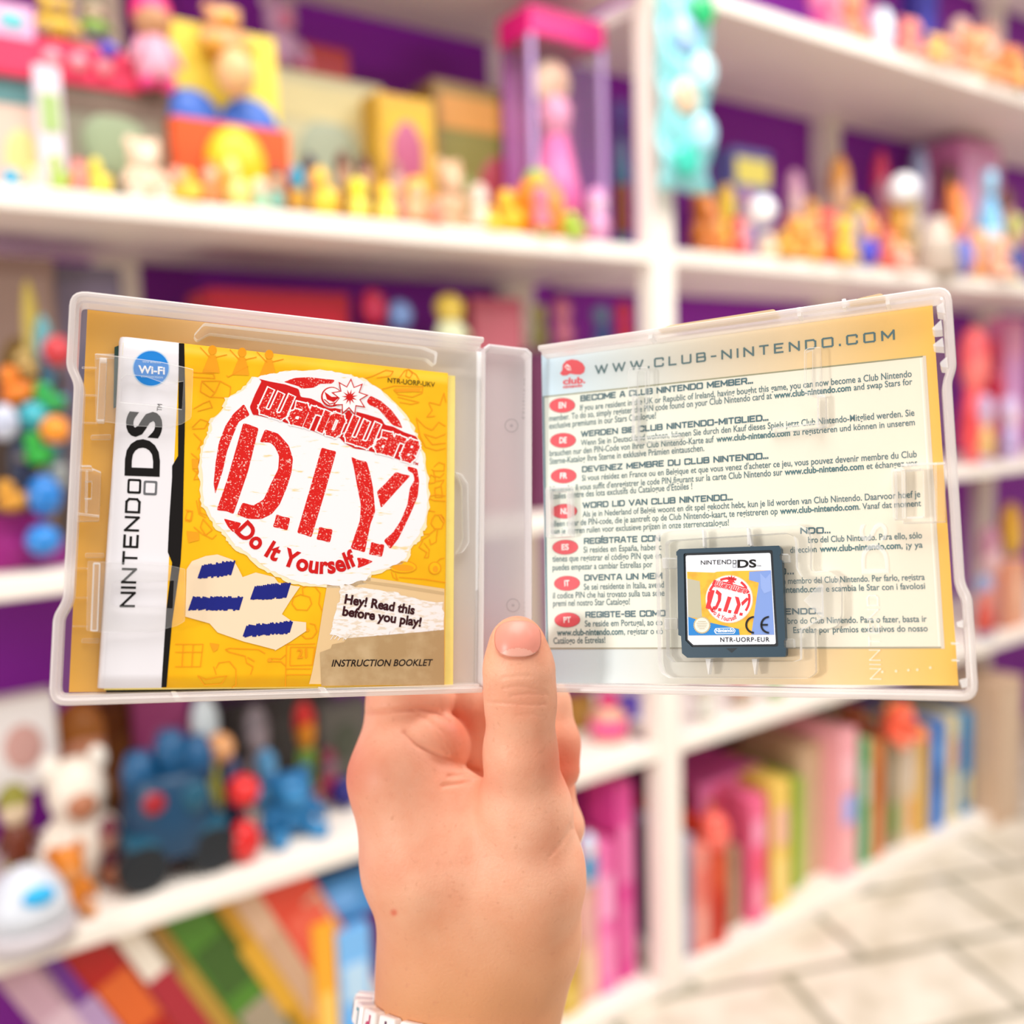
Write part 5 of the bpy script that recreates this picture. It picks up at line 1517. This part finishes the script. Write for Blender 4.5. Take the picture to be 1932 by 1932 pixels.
# word mark band with white outlined letters
band = z1(1665, 800) + z3(30, 462, 110, 482, 235, 505, 335, 540, 350, 600, 430, 612, 520, 655, 610, 685, 690, 700, 745, 705, 860, 735, 965, 768, 990, 812, 1050, 825, 1140, 870, 1225, 898, 1250, 940, 1240, 1000, 1200, 1080, 1150, 1097, 1060, 1062, 900, 1018, 850, 1005, 760, 992, 690, 955, 635, 900, 590, 915, 480, 872, 340, 822, 230, 795, 190, 772, 100, 758, 0, 735) + z1(1600, 1062, 1574, 1000, 1615, 900)
a1.poly(quad_round(band, 3, 2), RS_, 6)
_L = {'W': (1.0, [[(0, 1), (0, .16), (.1, 0), (.4, 0), (.5, .14), (.5, .96)], [(.5, .14), (.6, 0), (.9, 0), (1, .16), (1, 1)]]),
      'a': (.5, [[(.06, .76), (.38, .78), (.5, .66), (.5, 0)], [(.5, .42), (.12, .42), (0, .3), (0, .1), (.12, 0), (.5, .02)]]), 'r': (.36, [[(0, 0), (0, .78)], [(0, .6), (.14, .76), (.36, .75)]]),
      'i': (0, [[(0, 0), (0, .78)]]), 'o': (.5, [[(.1, 0), (0, .12), (0, .66), (.1, .78), (.4, .78), (.5, .66), (.5, .12), (.4, 0), (.1, 0)]]),
      'e': (.5, [[(.5, .14), (.4, 0), (.1, 0), (0, .12), (0, .66), (.1, .78), (.4, .78), (.5, .66), (.5, .40), (.05, .38)]])}


def logo_word(k, word, p, q, cap, w_out, w_in, m_out, m_in, layer, slant=.14):
    a, L, u, n, ch = k.frame(p, q, cap)
    tot = sum(_L[c][0] for c in word) + .36 * (len(word) - 1)
    for wd, m, ly in ((w_out, m_out, layer), (w_in, m_in, layer + 1)):
        x = 0
        for c in word:
            for pl in _L[c][1]:
                k.lstroke([a + u * ((x + gx_) / tot * L + slant * gy_ * ch) + n * (gy_ * ch) for gx_, gy_ in pl], wd * ch, m, ly)
            x += _L[c][0] + .36


for w_, p, q, cp in (('W', (492, 775), (532, 787.5), 41), ('ario', (548, 794), (634, 820), 43), ('W', (654, 828), (695, 841), 42), ('are', (711, 848), (775, 868), 42)):
    logo_word(a1, w_, p, q, cp, .40, .27, WI, RP_, 7)
a1.text('TM', *z3(1200, 1110, 1240, 1120), 5, RS_, 6, .02)
# burst emblem over the word mark
cb = z3(722, 602)[0]


def burst(r0, r1, n, rot=0.0, c=cb):
    return [(c[0] + (r1 if k % 2 == 0 else r0) * math.cos(rot + math.pi * k / n), c[1] + (r1 if k % 2 == 0 else r0) * math.sin(rot + math.pi * k / n)) for k in range(2 * n)]


a1.ell(z3(585, 595)[0], 24, 23, WI, 6, 28)
a1.poly(burst(24, 42, 9, -1.5), WI, 6)
a1.ell(z3(585, 600)[0], 20, 19, RS_, 7, 28)
a1.ell(z3(588, 598)[0], 17.5, 16.5, WI, 8, 28)
a1.poly(burst(21, 36, 9, -1.5), RS_, 9)
a1.poly(burst(18.5, 31, 9, -1.5), WI, 10)
a1.poly(burst(6, 15, 11, -.2), RS_, 11)
a1.poly(z3(530, 560, 585, 600, 650, 600, 600, 640, 550, 620), RS_, 9)
a1.stroke(z3(530, 620, 570, 655, 630, 640), 2, RS_, 9)
a1.arc_text('Do It Yourself', [(443, 1003), (460, 1020), (483, 1038), (510, 1054), (540, 1067), (570, 1077), (600, 1081.5), (625, 1081), (650, 1076), (675, 1064)], 31, RS_, 6, .036)
a1.text('NTR-UORP-UKV', *z3(1012, 490, 1370, 525), 9.2, ink('#3A2A10'), 3, .004)

# cream paper scrap with plain blue pen hatching, taped kraft label
a1.poly(z2(1095, 700, 1135, 640, 1240, 600, 1330, 588, 1450, 630, 1490, 700, 1520, 760, 1620, 725, 1760, 760) + z4(180, 560, 300, 585, 346, 590, 270, 700, 208, 800, 280, 850, 392, 862, 392, 928, 270, 1010, 150, 1080) + z2(1770, 1312, 1650, 1280, 1530, 1250, 1330, 1180, 1270, 1112, 1085, 1060), ink('#F6DDBC'), 4)
NAVY = ink('#1A2280')
random.seed(3)
for (x0, y0, x1, y1, wd) in ((1200, 720, 1440, 690, 110), (1130, 960, 1500, 960, 100), (1600, 880, 1860, 860, 110), (1540, 1170, 1880, 1140, 90)):
    n_ = int(abs(x1 - x0) / 14)
    for k in range(n_):
        s_ = k / max(1, n_ - 1)
        x, y = x0 + (x1 - x0) * s_, y0 + (y1 - y0) * s_
        a = random.uniform(.75, 1.05) * wd * .5
        a1.stroke(z2(x - a * .35, y + a, x + a * .35, y - a), 2.9, NAVY, 5)
        a1.stroke(z2(x + 6 + a * .3, y - a, x + 8 - a * .35, y + a), 2.2, NAVY, 5)
a1.poly(z4(555, 555, 700, 560, 870, 520, 1100, 555, 1443, 607, 1440, 1335, 415, 1330, 440, 1230, 490, 950, 520, 760), ink('#E9C795'), 3)
a1.poly(z4(830, 545, 1100, 575, 1440, 632, 1440, 655, 1090, 600, 820, 560), ink('#D2B283'), 4)
hatch = z4(650, 575, 760, 590, 1060, 630, 1200, 680, 1430, 715, 1440, 920, 1000, 960, 700, 990, 575, 950, 600, 850, 640, 700)
WH_ = speckle('chalk_white_print', '#F7F0EE', '#E8D8C4', 400, .5, .62, .5, ((1, 3, 1), .5))
a1.poly(rough(hatch, 2.2), WH_, 5)
for k in range(26):
    x = 600 + k * 33
    a1.stroke(z4(x, 960 - k * 2, x - 22 + random.uniform(-12, 12), 985 + random.uniform(0, 25) - k * 2), 1.3, WH_, 5)
KRAFT = speckle('kraft_tape_print', '#B59468', '#CBAE84', 120, .45, .75, .6, None, 8)
a1.poly(z4(498, 1090, 580, 1060, 590, 1030, 680, 1012, 702, 982, 1000, 958, 1440, 920, 1440, 1338, 900, 1340, 508, 1345), KRAFT, 6)
DK = ink('#3A1016')
a1.text('Hey! Read this', *z4(680, 716, 1212, 802), 16.5, DK, 7, .040)
a1.text('before you play!', *z4(664, 808, 1262, 894), 16.5, DK, 7, .040)
a1.text('INSTRUCTION BOOKLET', *z4(584, 1197, 1354, 1191), 12.2, ink('#241814'), 7, .018, .22)
a1.build('cover_print', cov, Matrix())

# ================================================================== CARTRIDGE
cart = empty('game_cartridge', RPW, 'small dark blue grey game cartridge with a printed label, seated in the clear holder', 'cartridge')
CB = mat('#203C4C', .42, .06, 200)
CW = -2.6
body = z7(1143, 545, 1165, 525) + z8(345, 500, 360, 520, 362, 560, 352, 565, 352, 600, 368, 606) + z8(392, 1185, 382, 1192, 384, 1240, 398, 1250, 396, 1300, 385, 1312) + z7(1225, 1318, 1185, 1285, 1178, 1160, 1158, 1152, 1150, 575, 1143, 570)
lab = quad_round(z7(1212, 572) + z8(285, 553, 324, 1218) + z7(1268, 1224, 1228, 1186), [4, 4, 4, 1, 1])
rec = quad_round(z7(1196, 556) + z8(300, 532, 342, 1236) + z7(1258, 1240, 1210, 1192), [4, 4, 4, 1, 1])
prism('shell', RP, body, -6.6, CW, CB, cart, Matrix(), [rec], .0004)
prism('recess', RP, rec, -6.4, CW - .5, mat('#141B22', .5), cart, Matrix(), bev=0)
cl_ = Ink(RP, (CW - .25) * MM, .00004)
LW = ink('#EDF0F8', .25)
cl_.poly(lab, LW, 0)
CY = speckle('cartridge_yellow_print', '#F2B838', '#E0A030', 260, .5, .7)
BLU = ink('#7E9AD8')
cl_.poly(z7(1222, 690, 1420, 697, 1440, 690, 1560, 685) + z8(288, 680, 312, 1150) + z7(1234, 1155), CY, 1)
cl_.poly(z8(130, 690, 288, 680, 312, 1150, 145, 1150, 200, 770, 128, 750), BLU, 2)
cl_.poly(z8(210, 700, 250, 740, 285, 700, 290, 830, 240, 850, 215, 810), ink('#90A8E0'), 3)
cl_.poly(z7(1224, 740, 1315, 760, 1332, 1030, 1230, 1022), ink('#B9B49C'), 2)
cl_.poly(z7(1231, 1020, 1300, 1040, 1420, 1068, 1600, 1108, 1606, 1152, 1234, 1155), ink('#1C80CC'), 3)
cl_.ell(z7(1530, 890)[0], 45, 45.5, ink('#F4D0B0'), 3, 40)
cl_.ell(z7(1530, 890)[0], 43.5, 44, ink('#F8F2F4'), 4, 40)
CR = ink('#DC3038')
c0 = z7(1528, 888)[0]
for a0, a1_ in ((-2.75, -2.2), (-2.0, -1.2), (-.95, -.55), (-.25, .62), (2.45, 3.5)):
    pts = [(c0[0] + r * math.cos(a), c0[1] + r * math.sin(a)) for r, rng in ((41, [a0 + (a1_ - a0) * k / 8 for k in range(9)]), (36.5, [a1_ - (a1_ - a0) * k / 8 for k in range(9)])) for a in rng]
    cl_.poly(pts, CR, 5)
for p in (z7(1392, 820, 1425, 828, 1385, 965, 1358, 955), z7(1440, 820, 1475, 850, 1470, 900, 1440, 965, 1405, 970, 1410, 945, 1430, 940, 1448, 895, 1448, 860, 1430, 845), z7(1520, 870, 1548, 878, 1512, 985, 1486, 978), z7(1572, 870, 1600, 878, 1614, 930, 1590, 1000, 1562, 995, 1588, 930), z7(1655, 880, 1680, 885, 1625, 940, 1618, 915),
          z7(1452, 955, 1475, 958, 1470, 980, 1448, 976), z7(1525, 968, 1548, 972, 1542, 994, 1520, 990), z7(1608, 988, 1630, 992, 1626, 1012, 1603, 1008)):
    cl_.poly(p, CR, 6)
cl_.poly(z7(1420, 750, 1530, 770, 1660, 810, 1680, 840, 1660, 850, 1530, 822, 1415, 800, 1405, 780), CR, 6)
for w_, p, q in (('W', (1431, 792), (1462, 800)), ('ario', (1473, 803), (1534, 818)), ('W', (1549, 822), (1580, 831)), ('are', (1592, 834), (1646, 848))):
    logo_word(cl_, w_, *z7(*p, *q), 8.6, .40, .24, ink('#FBEFF0'), CR, 7)
cl_.poly(burst(5, 10, 9, -1.5, z7(1545, 752)[0]), CR, 5)
cl_.arc_text('Do It Yourself', z7(1395, 975, 1425, 1008, 1465, 1035, 1510, 1050, 1550, 1048, 1590, 1030), 8.5, CR, 6, .02)
cl_.caps('NINTEND', *z7(1323, 640, 1545, 634), 8.2, BLK, 3, .15, .4)
for c_, g_ in ((z7(1555, 606, 1582, 606, 1582, 632, 1555, 632), BLK), (z7(1555, 636, 1582, 636, 1582, 660, 1555, 660), ink('#90949C'))):
    cl_.poly(c_, g_, 3)
    m_ = [sum(p[0] for p in c_) / 4, sum(p[1] for p in c_) / 4]
    cl_.poly([(m_[0] + (p[0] - m_[0]) * .62, m_[1] + (p[1] - m_[1]) * .62) for p in c_], LW, 4)
cl_.text('DS', *z7(1590, 660, 1728, 657), 14, BLK, 3, .03)
cl_.text('TM', *z7(1732, 655, 1760, 654), 3, BLK, 3)
BK = ink('#101014')
for cx_, a0 in ((1712, 0), (1822, 0)):
    p0 = z7(cx_, 1078)[0]
    R_, r_ = 16.8, 13.2
    pts = [(p0[0] + R_ * math.cos(a), p0[1] + R_ * math.sin(a)) for a in [math.radians(92 + 176 * k / 14) for k in range(15)]] + [(p0[0] + r_ * math.cos(a), p0[1] + r_ * math.sin(a)) for a in [math.radians(268 - 176 * k / 14) for k in range(15)]]
    cl_.poly(pts, BK, 8)
cl_.poly(z7(1760, 1071, 1812, 1071, 1812, 1085, 1760, 1085), BK, 8)
gs = z7(1332, 1080)[0]
cl_.poly(burst(15.2, 16.6, 26, 0, gs), ink('#C9B68A'), 5)
cl_.ell(gs, 13.6, 13.6, ink('#E9E2D2'), 6, 30)
for k, wds in enumerate((14, 20, 18, 16, 10)):
    cl_.stroke([(gs[0] - wds * .5, gs[1] - 7 + 3.4 * k), (gs[0] + wds * .5, gs[1] - 7 + 3.4 * k)], .8, ink('#B4A480'), 7)
pill = z7(1418, 1122, 1430, 1102, 1560, 1098, 1578, 1118, 1568, 1142, 1432, 1145)
cl_.poly(quad_round(pill, 2), ink('#EAF2FA'), 5)
cl_.poly(quad_round([(sum(p[0] for p in pill) / 6 + (p[0] - sum(q[0] for q in pill) / 6) * .93, sum(p[1] for p in pill) / 6 + (p[1] - sum(q[1] for q in pill) / 6) * .78) for p in pill], 2), ink('#1C80CC'), 6)
cl_.text('Nintendo', *z7(1432, 1132, 1566, 1129), 6.4, ink('#F4F8FC'), 7, .035)
cl_.text('NTR-UORP-EUR', *z7(1465, 1202, 1824, 1200), 8.4, BK, 3, .012, 0, 1.15)
cl_.build('label', cart, Matrix())
i5 = Ink(RP, (CW + .03) * MM)
i5.poly(z7(1508, 1250, 1590, 1246, 1548, 1282), mat('#1A242C', .5), 0)
i5.build('arrow_mark', cart, Matrix())


# ================================================================== THE HAND
def cpt(px, py, d):
    return np.array([(px - CX) / F * d, (CX - py) / F * d, -d])


def cone(P, a, b, ra, rb):
    ab = b - a
    t = np.clip(((P - a) @ ab) / (ab @ ab), 0, 1)
    return np.linalg.norm(P - a - t[..., None] * ab, axis=-1) - (ra + (rb - ra) * t)


def smin(a, b, k):
    h = np.clip(.5 + .5 * (b - a) / k, 0, 1)
    return b + (a - b) * h - k * h * (1 - h)


def seg(*rows):
    """chain of (column, row, depth, radius in px) -> list of cones"""
    out = []
    for p, q in zip(rows, rows[1:]):
        out.append((cpt(*p[:3]), cpt(*q[:3]), p[3] * p[2] / F, q[3] * q[2] / F))
    return out


PALM = seg((752, 1468, .349, 76), (806, 1620, .352, 108), (850, 1800, .360, 112), (842, 1960, .366, 116), (835, 2300, .38, 128)) \
    + seg((990, 1640, .343, 110), (968, 1770, .355, 108), (928, 1880, .365, 112), (905, 2300, .38, 126)) \
    + seg((880, 1600, .352, 90), (875, 1850, .362, 120), (865, 2300, .38, 140)) \
    + seg((752, 1470, .352, 70), (870, 1555, .350, 62))
THUMB = seg((976, 1214, .3215, 52), (979, 1262, .3225, 61)) + seg((979, 1262, .3225, 61), (982, 1325, .325, 61), (982, 1420, .329, 64), (990, 1530, .336, 84), (988, 1660, .344, 112))
INDEX = seg((742, 1462, .352, 74), (752, 1390, .359, 62), (758, 1320, .364, 60), (768, 1190, .372, 56)) + seg((760, 1325, .358, 48), (812, 1322, .360, 44))
ROLL = seg((745, 1432, .351, 64), (822, 1402, .354, 54), (838, 1412, .358, 50))
WEB = seg((760, 1490, .346, 58), (850, 1495, .347, 38), (905, 1515, .343, 36))
MIDDLE = seg((850, 1250, .375, 40), (884, 1330, .371, 44), (888, 1430, .373, 48), (860, 1540, .372, 60))
TIPA = seg((1000, 1240, .372, 42), (1032, 1330, .368, 42), (1048, 1400, .364, 43), (1055, 1452, .361, 39))
TIPB = seg((985, 1380, .378, 40), (1040, 1480, .374, 40), (1061, 1560, .369, 38), (1050, 1620, .368, 36))
BACKF = seg((980, 1500, .382, 60), (900, 1500, .380, 64), (860, 1600, .372, 80))


def hand_sdf(P):
    def uni(lst, k):
        d = None
        for a, b_, ra, rb in lst:
            q = cone(P, a, b_, ra, rb)
            d = q if d is None else smin(d, q, k)
        return d
    d = uni(PALM, .016)
    th = uni(THUMB, .006)
    # the end of the thumb is flattened towards the nail
    d = smin(d, th, .006)
    d = smin(d, uni(INDEX, .006), .007)
    d = smin(d, uni(WEB, .006), .006)
    d = smin(d, uni(ROLL, .005), .0014)
    d = smin(d, uni(MIDDLE, .004), .002)
    d = smin(d, uni(BACKF, .006), .008)
    d = smin(d, uni(TIPB, .004), .0025)
    d = smin(d, uni(TIPA, .004), .0016)
    return d


def surface_net(F_, org, h):
    nx, ny, nz = F_.shape
    S_ = F_ < 0
    c = sum(S_[i:nx - 1 + i, j:ny - 1 + j, k:nz - 1 + k].astype(np.int8) for i in (0, 1) for j in (0, 1) for k in (0, 1))
    act = (c > 0) & (c < 8)
    idx = -np.ones(act.shape, dtype=np.int64)
    cells = np.argwhere(act)
    idx[act] = np.arange(len(cells))
    acc = np.zeros((len(cells), 3))
    cnt = np.zeros(len(cells))
    cor = [(i, j, k) for i in (0, 1) for j in (0, 1) for k in (0, 1)]
    for a in cor:
        for ax in range(3):
            if a[ax]:
                continue
            b_ = list(a)
            b_[ax] = 1
            fa = F_[cells[:, 0] + a[0], cells[:, 1] + a[1], cells[:, 2] + a[2]]
            fb = F_[cells[:, 0] + b_[0], cells[:, 1] + b_[1], cells[:, 2] + b_[2]]
            m = (fa < 0) != (fb < 0)
            t = np.where(m, fa / np.where(m, fa - fb, 1), 0)
            p = np.tile(np.array(a, float), (len(cells), 1))
            p[:, ax] += t
            acc[m] += p[m]
            cnt[m] += 1
    V = org + (cells + acc / cnt[:, None]) * h
    Q = []
    for ax in range(3):
        u, v = (ax + 1) % 3, (ax + 2) % 3
        sl0 = [slice(None)] * 3
        sl1 = [slice(None)] * 3
        sl0[ax], sl1[ax] = slice(0, -1), slice(1, None)
        A, B = S_[tuple(sl0)], S_[tuple(sl1)]
        e = np.argwhere(A != B)
        e = e[(e[:, u] > 0) & (e[:, v] > 0) & (e[:, u] < F_.shape[u] - 1) & (e[:, v] < F_.shape[v] - 1)]
        du, dv = np.zeros(3, int), np.zeros(3, int)
        du[u], dv[v] = 1, 1
        q = np.stack([idx[tuple((e - o).T)] for o in (0 * du, du, du + dv, dv)], 1)
        ins = A[tuple(e.T)]
        q[~ins] = q[~ins][:, ::-1]
        Q.append(q)
    return V, np.concatenate(Q)


gh = .0011
lo = np.array([-.068, -.218, -.430])
hi = np.array([.032, -.030, -.296])
n_ = np.ceil((hi - lo) / gh).astype(int)
gx, gy, gz = (lo[i] + np.arange(n_[i]) * gh for i in range(3))
FV = np.empty(tuple(n_), np.float32)
for i in range(n_[0]):
    P_ = np.stack(np.broadcast_arrays(gx[i], gy[:, None], gz[None, :]), -1)
    FV[i] = hand_sdf(P_)
hv, hq = surface_net(FV, lo, gh)
me = bpy.data.meshes.new('tmp_hand')
me.from_pydata(hv.tolist(), [], hq.tolist())
tmp = link(bpy.data.objects.new('tmp_hand', me))
sm = tmp.modifiers.new('s', 'SMOOTH')
sm.factor = .5
sm.iterations = 2
ss = tmp.modifiers.new('d', 'SUBSURF')
ss.levels = 1
ss.render_levels = 1
dg = bpy.context.evaluated_depsgraph_get()
hm = bpy.data.meshes.new_from_object(tmp.evaluated_get(dg))
bpy.data.objects.remove(tmp)
hm.name = 'person'
nv = len(hm.vertices)
co = np.empty(nv * 3)
hm.vertices.foreach_get('co', co)
co = co.reshape(-1, 3)
nr = np.empty(nv * 3)
hm.vertices.foreach_get('normal', nr)
nr = nr.reshape(-1, 3)
if np.mean(np.sum(nr * (co - co.mean(0)), 1)) < 0:
    hm.flip_normals()
    nr = -nr
ppx = CX + F * co[:, 0] / -co[:, 2]
ppy = CX - F * co[:, 1] / -co[:, 2]
front_m = nr[:, 2] > .05


def z9(*p):
    return [(640 + p[i] / 3.864, 1150 + p[i + 1] / 3.864) for i in range(0, len(p), 2)]


def dist_poly(pl):
    d = np.full(nv, 1e9)
    for a, b_ in zip(pl, pl[1:]):
        ax_, ay = a
        bx_, by = b_
        L2 = (bx_ - ax_) ** 2 + (by - ay) ** 2
        t = np.clip(((ppx - ax_) * (bx_ - ax_) + (ppy - ay) * (by - ay)) / L2, 0, 1)
        d = np.minimum(d, np.hypot(ppx - ax_ - t * (bx_ - ax_), ppy - ay - t * (by - ay)))
    return d


disp = np.zeros(nv)
for pl, dep, sg in ((z9(1190, 500, 1290, 484, 1400, 486), .00022, 2.6), (z9(1250, 628, 1380, 612, 1520, 622), .00034, 2.8), (z9(1200, 570, 1340, 556, 1505, 600), .00028, 2.8), (z9(1085, 675, 1250, 685, 1400, 695, 1500, 690), .00034, 2.8), (z9(1300, 772, 1420, 765, 1500, 782), .00018, 2.8),
                    (z9(1540, 1800, 1640, 1700, 1700, 1600), .00035, 3.2), (z9(1560, 1760, 1650, 1660, 1690, 1570), .0003, 3.2), (z9(800, 1215, 880, 1205, 990, 1185), .0006, 4.5), (z9(760, 1285, 870, 1270, 985, 1245), .0006, 4.5), (z9(540, 740, 660, 830, 740, 960, 790, 1040), .0003, 4), (z9(640, 790, 760, 900, 850, 1080), .0003, 4),
                    (z9(480, 900, 560, 980, 620, 1010, 800, 1090, 940, 1160, 1010, 1180), .0009, 5.5), (z9(210, 750, 420, 735, 600, 728, 720, 745, 800, 800), .0011, 4.5)):
    disp -= np.where(front_m, dep * np.exp(-(dist_poly(pl) / sg) ** 2), 0)
# groove round the nail
nx_, ny_ = (ppx - 977) / 43, (ppy - 1206) / 34
rr_ = (np.abs(nx_) ** 2.6 + np.abs(ny_) ** 2.6) ** (1 / 2.6)
thumb_m = front_m & (ppy < 1262) & (-co[:, 2] < .335)
disp -= np.where(thumb_m, .0004 * np.exp(-((rr_ - 1.0) / .09) ** 2), 0)
# tendons and broad skin folds, fine pores come from the material
disp += np.where(front_m, .00018 * np.sin(ppx * .05 + ppy * .013) * np.sin(ppy * .021), 0)
co2 = co + nr * disp[:, None]
hm.vertices.foreach_set('co', co2.ravel())
hm.polygons.foreach_set('use_smooth', np.ones(len(hm.polygons), dtype=bool))
# natural redness of knuckles and fingertips, paler thumb side: a skin property carried per vertex
red = np.zeros(nv)
for c_, s_, a_ in (((976, 1190), 55, .7), ((1075, 1440), 60, 1.0), ((665, 1450), 75, .55), ((985, 1320), 50, .2), ((870, 1370), 45, .8), ((743, 1722), 7, 1.3), ((920, 1480), 50, .35), ((790, 1340), 60, .25)):
    red += a_ * np.exp(-((ppx - c_[0]) ** 2 + (ppy - c_[1]) ** 2) / (2 * s_ * s_ * .35))
at = hm.attributes.new('redness', 'FLOAT', 'POINT')
at.data.foreach_set('value', np.clip(red, 0, 1).astype(np.float32))
tan = np.clip((ppy - 1640) / 260, 0, 1)
at = hm.attributes.new('tan', 'FLOAT', 'POINT')
at.data.foreach_set('value', tan.astype(np.float32))

sk = bpy.data.materials.new('skin')
sk.use_nodes = True
nt = sk.node_tree
b = nt.nodes['Principled BSDF']
b.inputs['Roughness'].default_value = .5
b.inputs['Specular IOR Level'].default_value = .35
b.inputs['Subsurface Weight'].default_value = .12
b.inputs['Subsurface Radius'].default_value = (.006, .0025, .0012)
b.inputs['Subsurface Scale'].default_value = 1.0


def skmix(f, a, c):
    m_ = nt.nodes.new('ShaderNodeMix')
    m_.data_type = 'RGBA'
    for k, q in ((0, f), (6, a), (7, c)):
        if hasattr(q, 'links'):
            nt.links.new(q, m_.inputs[k])
        else:
            m_.inputs[k].default_value = q
    return m_.outputs[2]


def attr(n):
    a = nt.nodes.new('ShaderNodeAttribute')
    a.attribute_name = n
    return a.outputs['Fac']


tc = nt.nodes.new('ShaderNodeTexCoord')
n1 = nt.nodes.new('ShaderNodeTexNoise')
n1.inputs['Scale'].default_value = 55
n1.inputs['Detail'].default_value = 4
n2 = nt.nodes.new('ShaderNodeTexNoise')
n2.inputs['Scale'].default_value = 900
n2.inputs['Detail'].default_value = 3
for q in (n1, n2):
    nt.links.new(tc.outputs['Object'], q.inputs['Vector'])
r1 = nt.nodes.new('ShaderNodeMapRange')
r1.inputs[1].default_value = .35
r1.inputs[2].default_value = .65
nt.links.new(n1.outputs['Fac'], r1.inputs[0])
base = skmix(r1.outputs[0], (*lin('#EEB293'), 1), (*lin('#E8A080'), 1))
base = skmix(attr('tan'), base, (*lin('#D9986A'), 1))
base = skmix(attr('redness'), base, (*lin('#DC7658'), 1))
n3 = nt.nodes.new('ShaderNodeTexNoise')
n3.inputs['Scale'].default_value = 420
nt.links.new(tc.outputs['Object'], n3.inputs['Vector'])
r3 = nt.nodes.new('ShaderNodeMapRange')
r3.inputs[1].default_value = .62
r3.inputs[2].default_value = .78
r3.inputs[4].default_value = .34
nt.links.new(n3.outputs['Fac'], r3.inputs[0])
base = skmix(r3.outputs[0], base, (*lin('#C98363'), 1))
nt.links.new(base, b.inputs['Base Color'])
bp = nt.nodes.new('ShaderNodeBump')
bp.inputs['Strength'].default_value = .26
bp.inputs['Distance'].default_value = .0006
nt.links.new(n2.outputs['Fac'], bp.inputs['Height'])
nt.links.new(bp.outputs[0], b.inputs['Normal'])
hm.materials.clear()
hm.materials.append(sk)
person = link(bpy.data.objects.new('person', hm))
person.matrix_world = CAM
tag(person, 'left hand of a person with the thumb up, gripping the open game case', 'person')


def surf_depth(px, py, d0=.300, d1=.36):
    ds = np.linspace(d0, d1, 240)
    v = hand_sdf(np.stack([cpt(px, py, d) for d in ds]))
    k = max(1, int(np.argmax(v < 0)))
    return ds[k - 1] + (ds[k] - ds[k - 1]) * v[k - 1] / (v[k - 1] - v[k])


nl_v, nl_f, nl_m = [], [], []
NRG, NSG = 18, 44
for r_ in range(NRG + 1):
    for k in range(NSG):
        a = 2 * math.pi * k / NSG
        q = r_ / NRG
        ca, sa = math.cos(a), math.sin(a)
        e = 2 / 2.7
        x = math.copysign(abs(ca) ** e, ca) * 41.5 * q * (1 - .06 * sa)
        y = math.copysign(abs(sa) ** e, sa) * 32.5 * q + 3 * (x / 41) ** 2
        px, py = 977 + x, 1206 + y
        d = surf_depth(px, py) - (.0004 + .0005 * (1 - q ** 3))
        nl_v.append(cpt(px, py, d))
for r_ in range(NRG):
    for k in range(NSG):
        k2 = (k + 1) % NSG
        nl_f.append((r_ * NSG + k, (r_ + 1) * NSG + k, (r_ + 1) * NSG + k2, r_ * NSG + k2))
        y = 32.5 * (r_ + .5) / NRG * math.sin(2 * math.pi * (k + .5) / NSG)
        x = 41.5 * (r_ + .5) / NRG * math.cos(2 * math.pi * (k + .5) / NSG)
        nl_m.append(1 if y > 17 + (x / 12) ** 2 * .9 else 0)
nail = mesh_obj('thumb_nail', nl_v, nl_f, [mat('#E08E7C', .36, .05, 300), mat('#E6A592', .38, .05, 300)], nl_m, person, Matrix(), True)
bmn = bmesh.new()
bmn.from_mesh(nail.data)
bmesh.ops.remove_doubles(bmn, verts=bmn.verts, dist=1e-6)
bmn.to_mesh(nail.data)
bmn.free()
so = nail.modifiers.new('plate', 'SOLIDIFY')
so.thickness = .0006
so.offset = -1

# ================================================================== BRACELETS
WC = cpt(885, 2010, .365)
br_m = CAM @ Matrix.Translation(Vector(WC)) @ Matrix.Rotation(math.radians(-6), 4, 'Z') @ Matrix.Rotation(math.radians(-17), 4, 'X')
brc = empty('bead_bracelet', br_m, 'bracelet of white letter beads around the wrist at the bottom edge', 'bracelet')
BEAD = mat('#F6EEE8', .25, .02, 40, .5)
BR, BD = .0425, .0375
for k in range(11):
    a = math.radians(176 + k * 13)
    x, z = BR * math.cos(a), -BD * math.sin(a) * 1.15
    rz = math.atan2(BR * math.cos(a), BD * 1.15 * -math.sin(a))
    ml = Matrix.Translation((x, 0.0165, z)) @ Matrix.Rotation(math.atan2(x / BR ** 2, z / (BD * 1.15) ** 2), 4, 'Y')
    bb = bevel(bm_obj('bead', box_bm(-.0042, .0042, -.0042, .0042, -.0042, .0042), BEAD, brc, ml, False), .0011, 3)
    v, f = glyphs('IALPTE'[k % 6], .03)
    x0, x1 = v[:, 0].min(), v[:, 0].max()
    mesh_obj('letter', [(-(p[0] - (x0 + x1) / 2) * .0066, -(p[1] - CAPH / 2) * .0074, .00432) for p in v], f, mat(('#5A2A50', '#2C2430', '#4C9AA0', '#C04A68')[k % 4], .4, 0), None, bb, Matrix())
ch = bmesh.new()
for k in range(34):
    t = k / 33
    px, py = 718 - 14 * t - 3 * math.sin(t * 3.1), 1826 + 86 * t
    p = Vector(cpt(px, py, .360 - .004 * t))
    bmesh.ops.create_uvsphere(ch, u_segments=8, v_segments=6, radius=.00048, matrix=Matrix.Translation(p))
for k in range(33):
    t = (k + .5) / 33
tag(bm_obj('silver_chain', ch, mat('#D9D9DC', .2, .03, 60, .8)), 'thin silver chain along the edge of the wrist above the beads', 'chain')
bpy.data.objects['silver_chain'].matrix_world = CAM
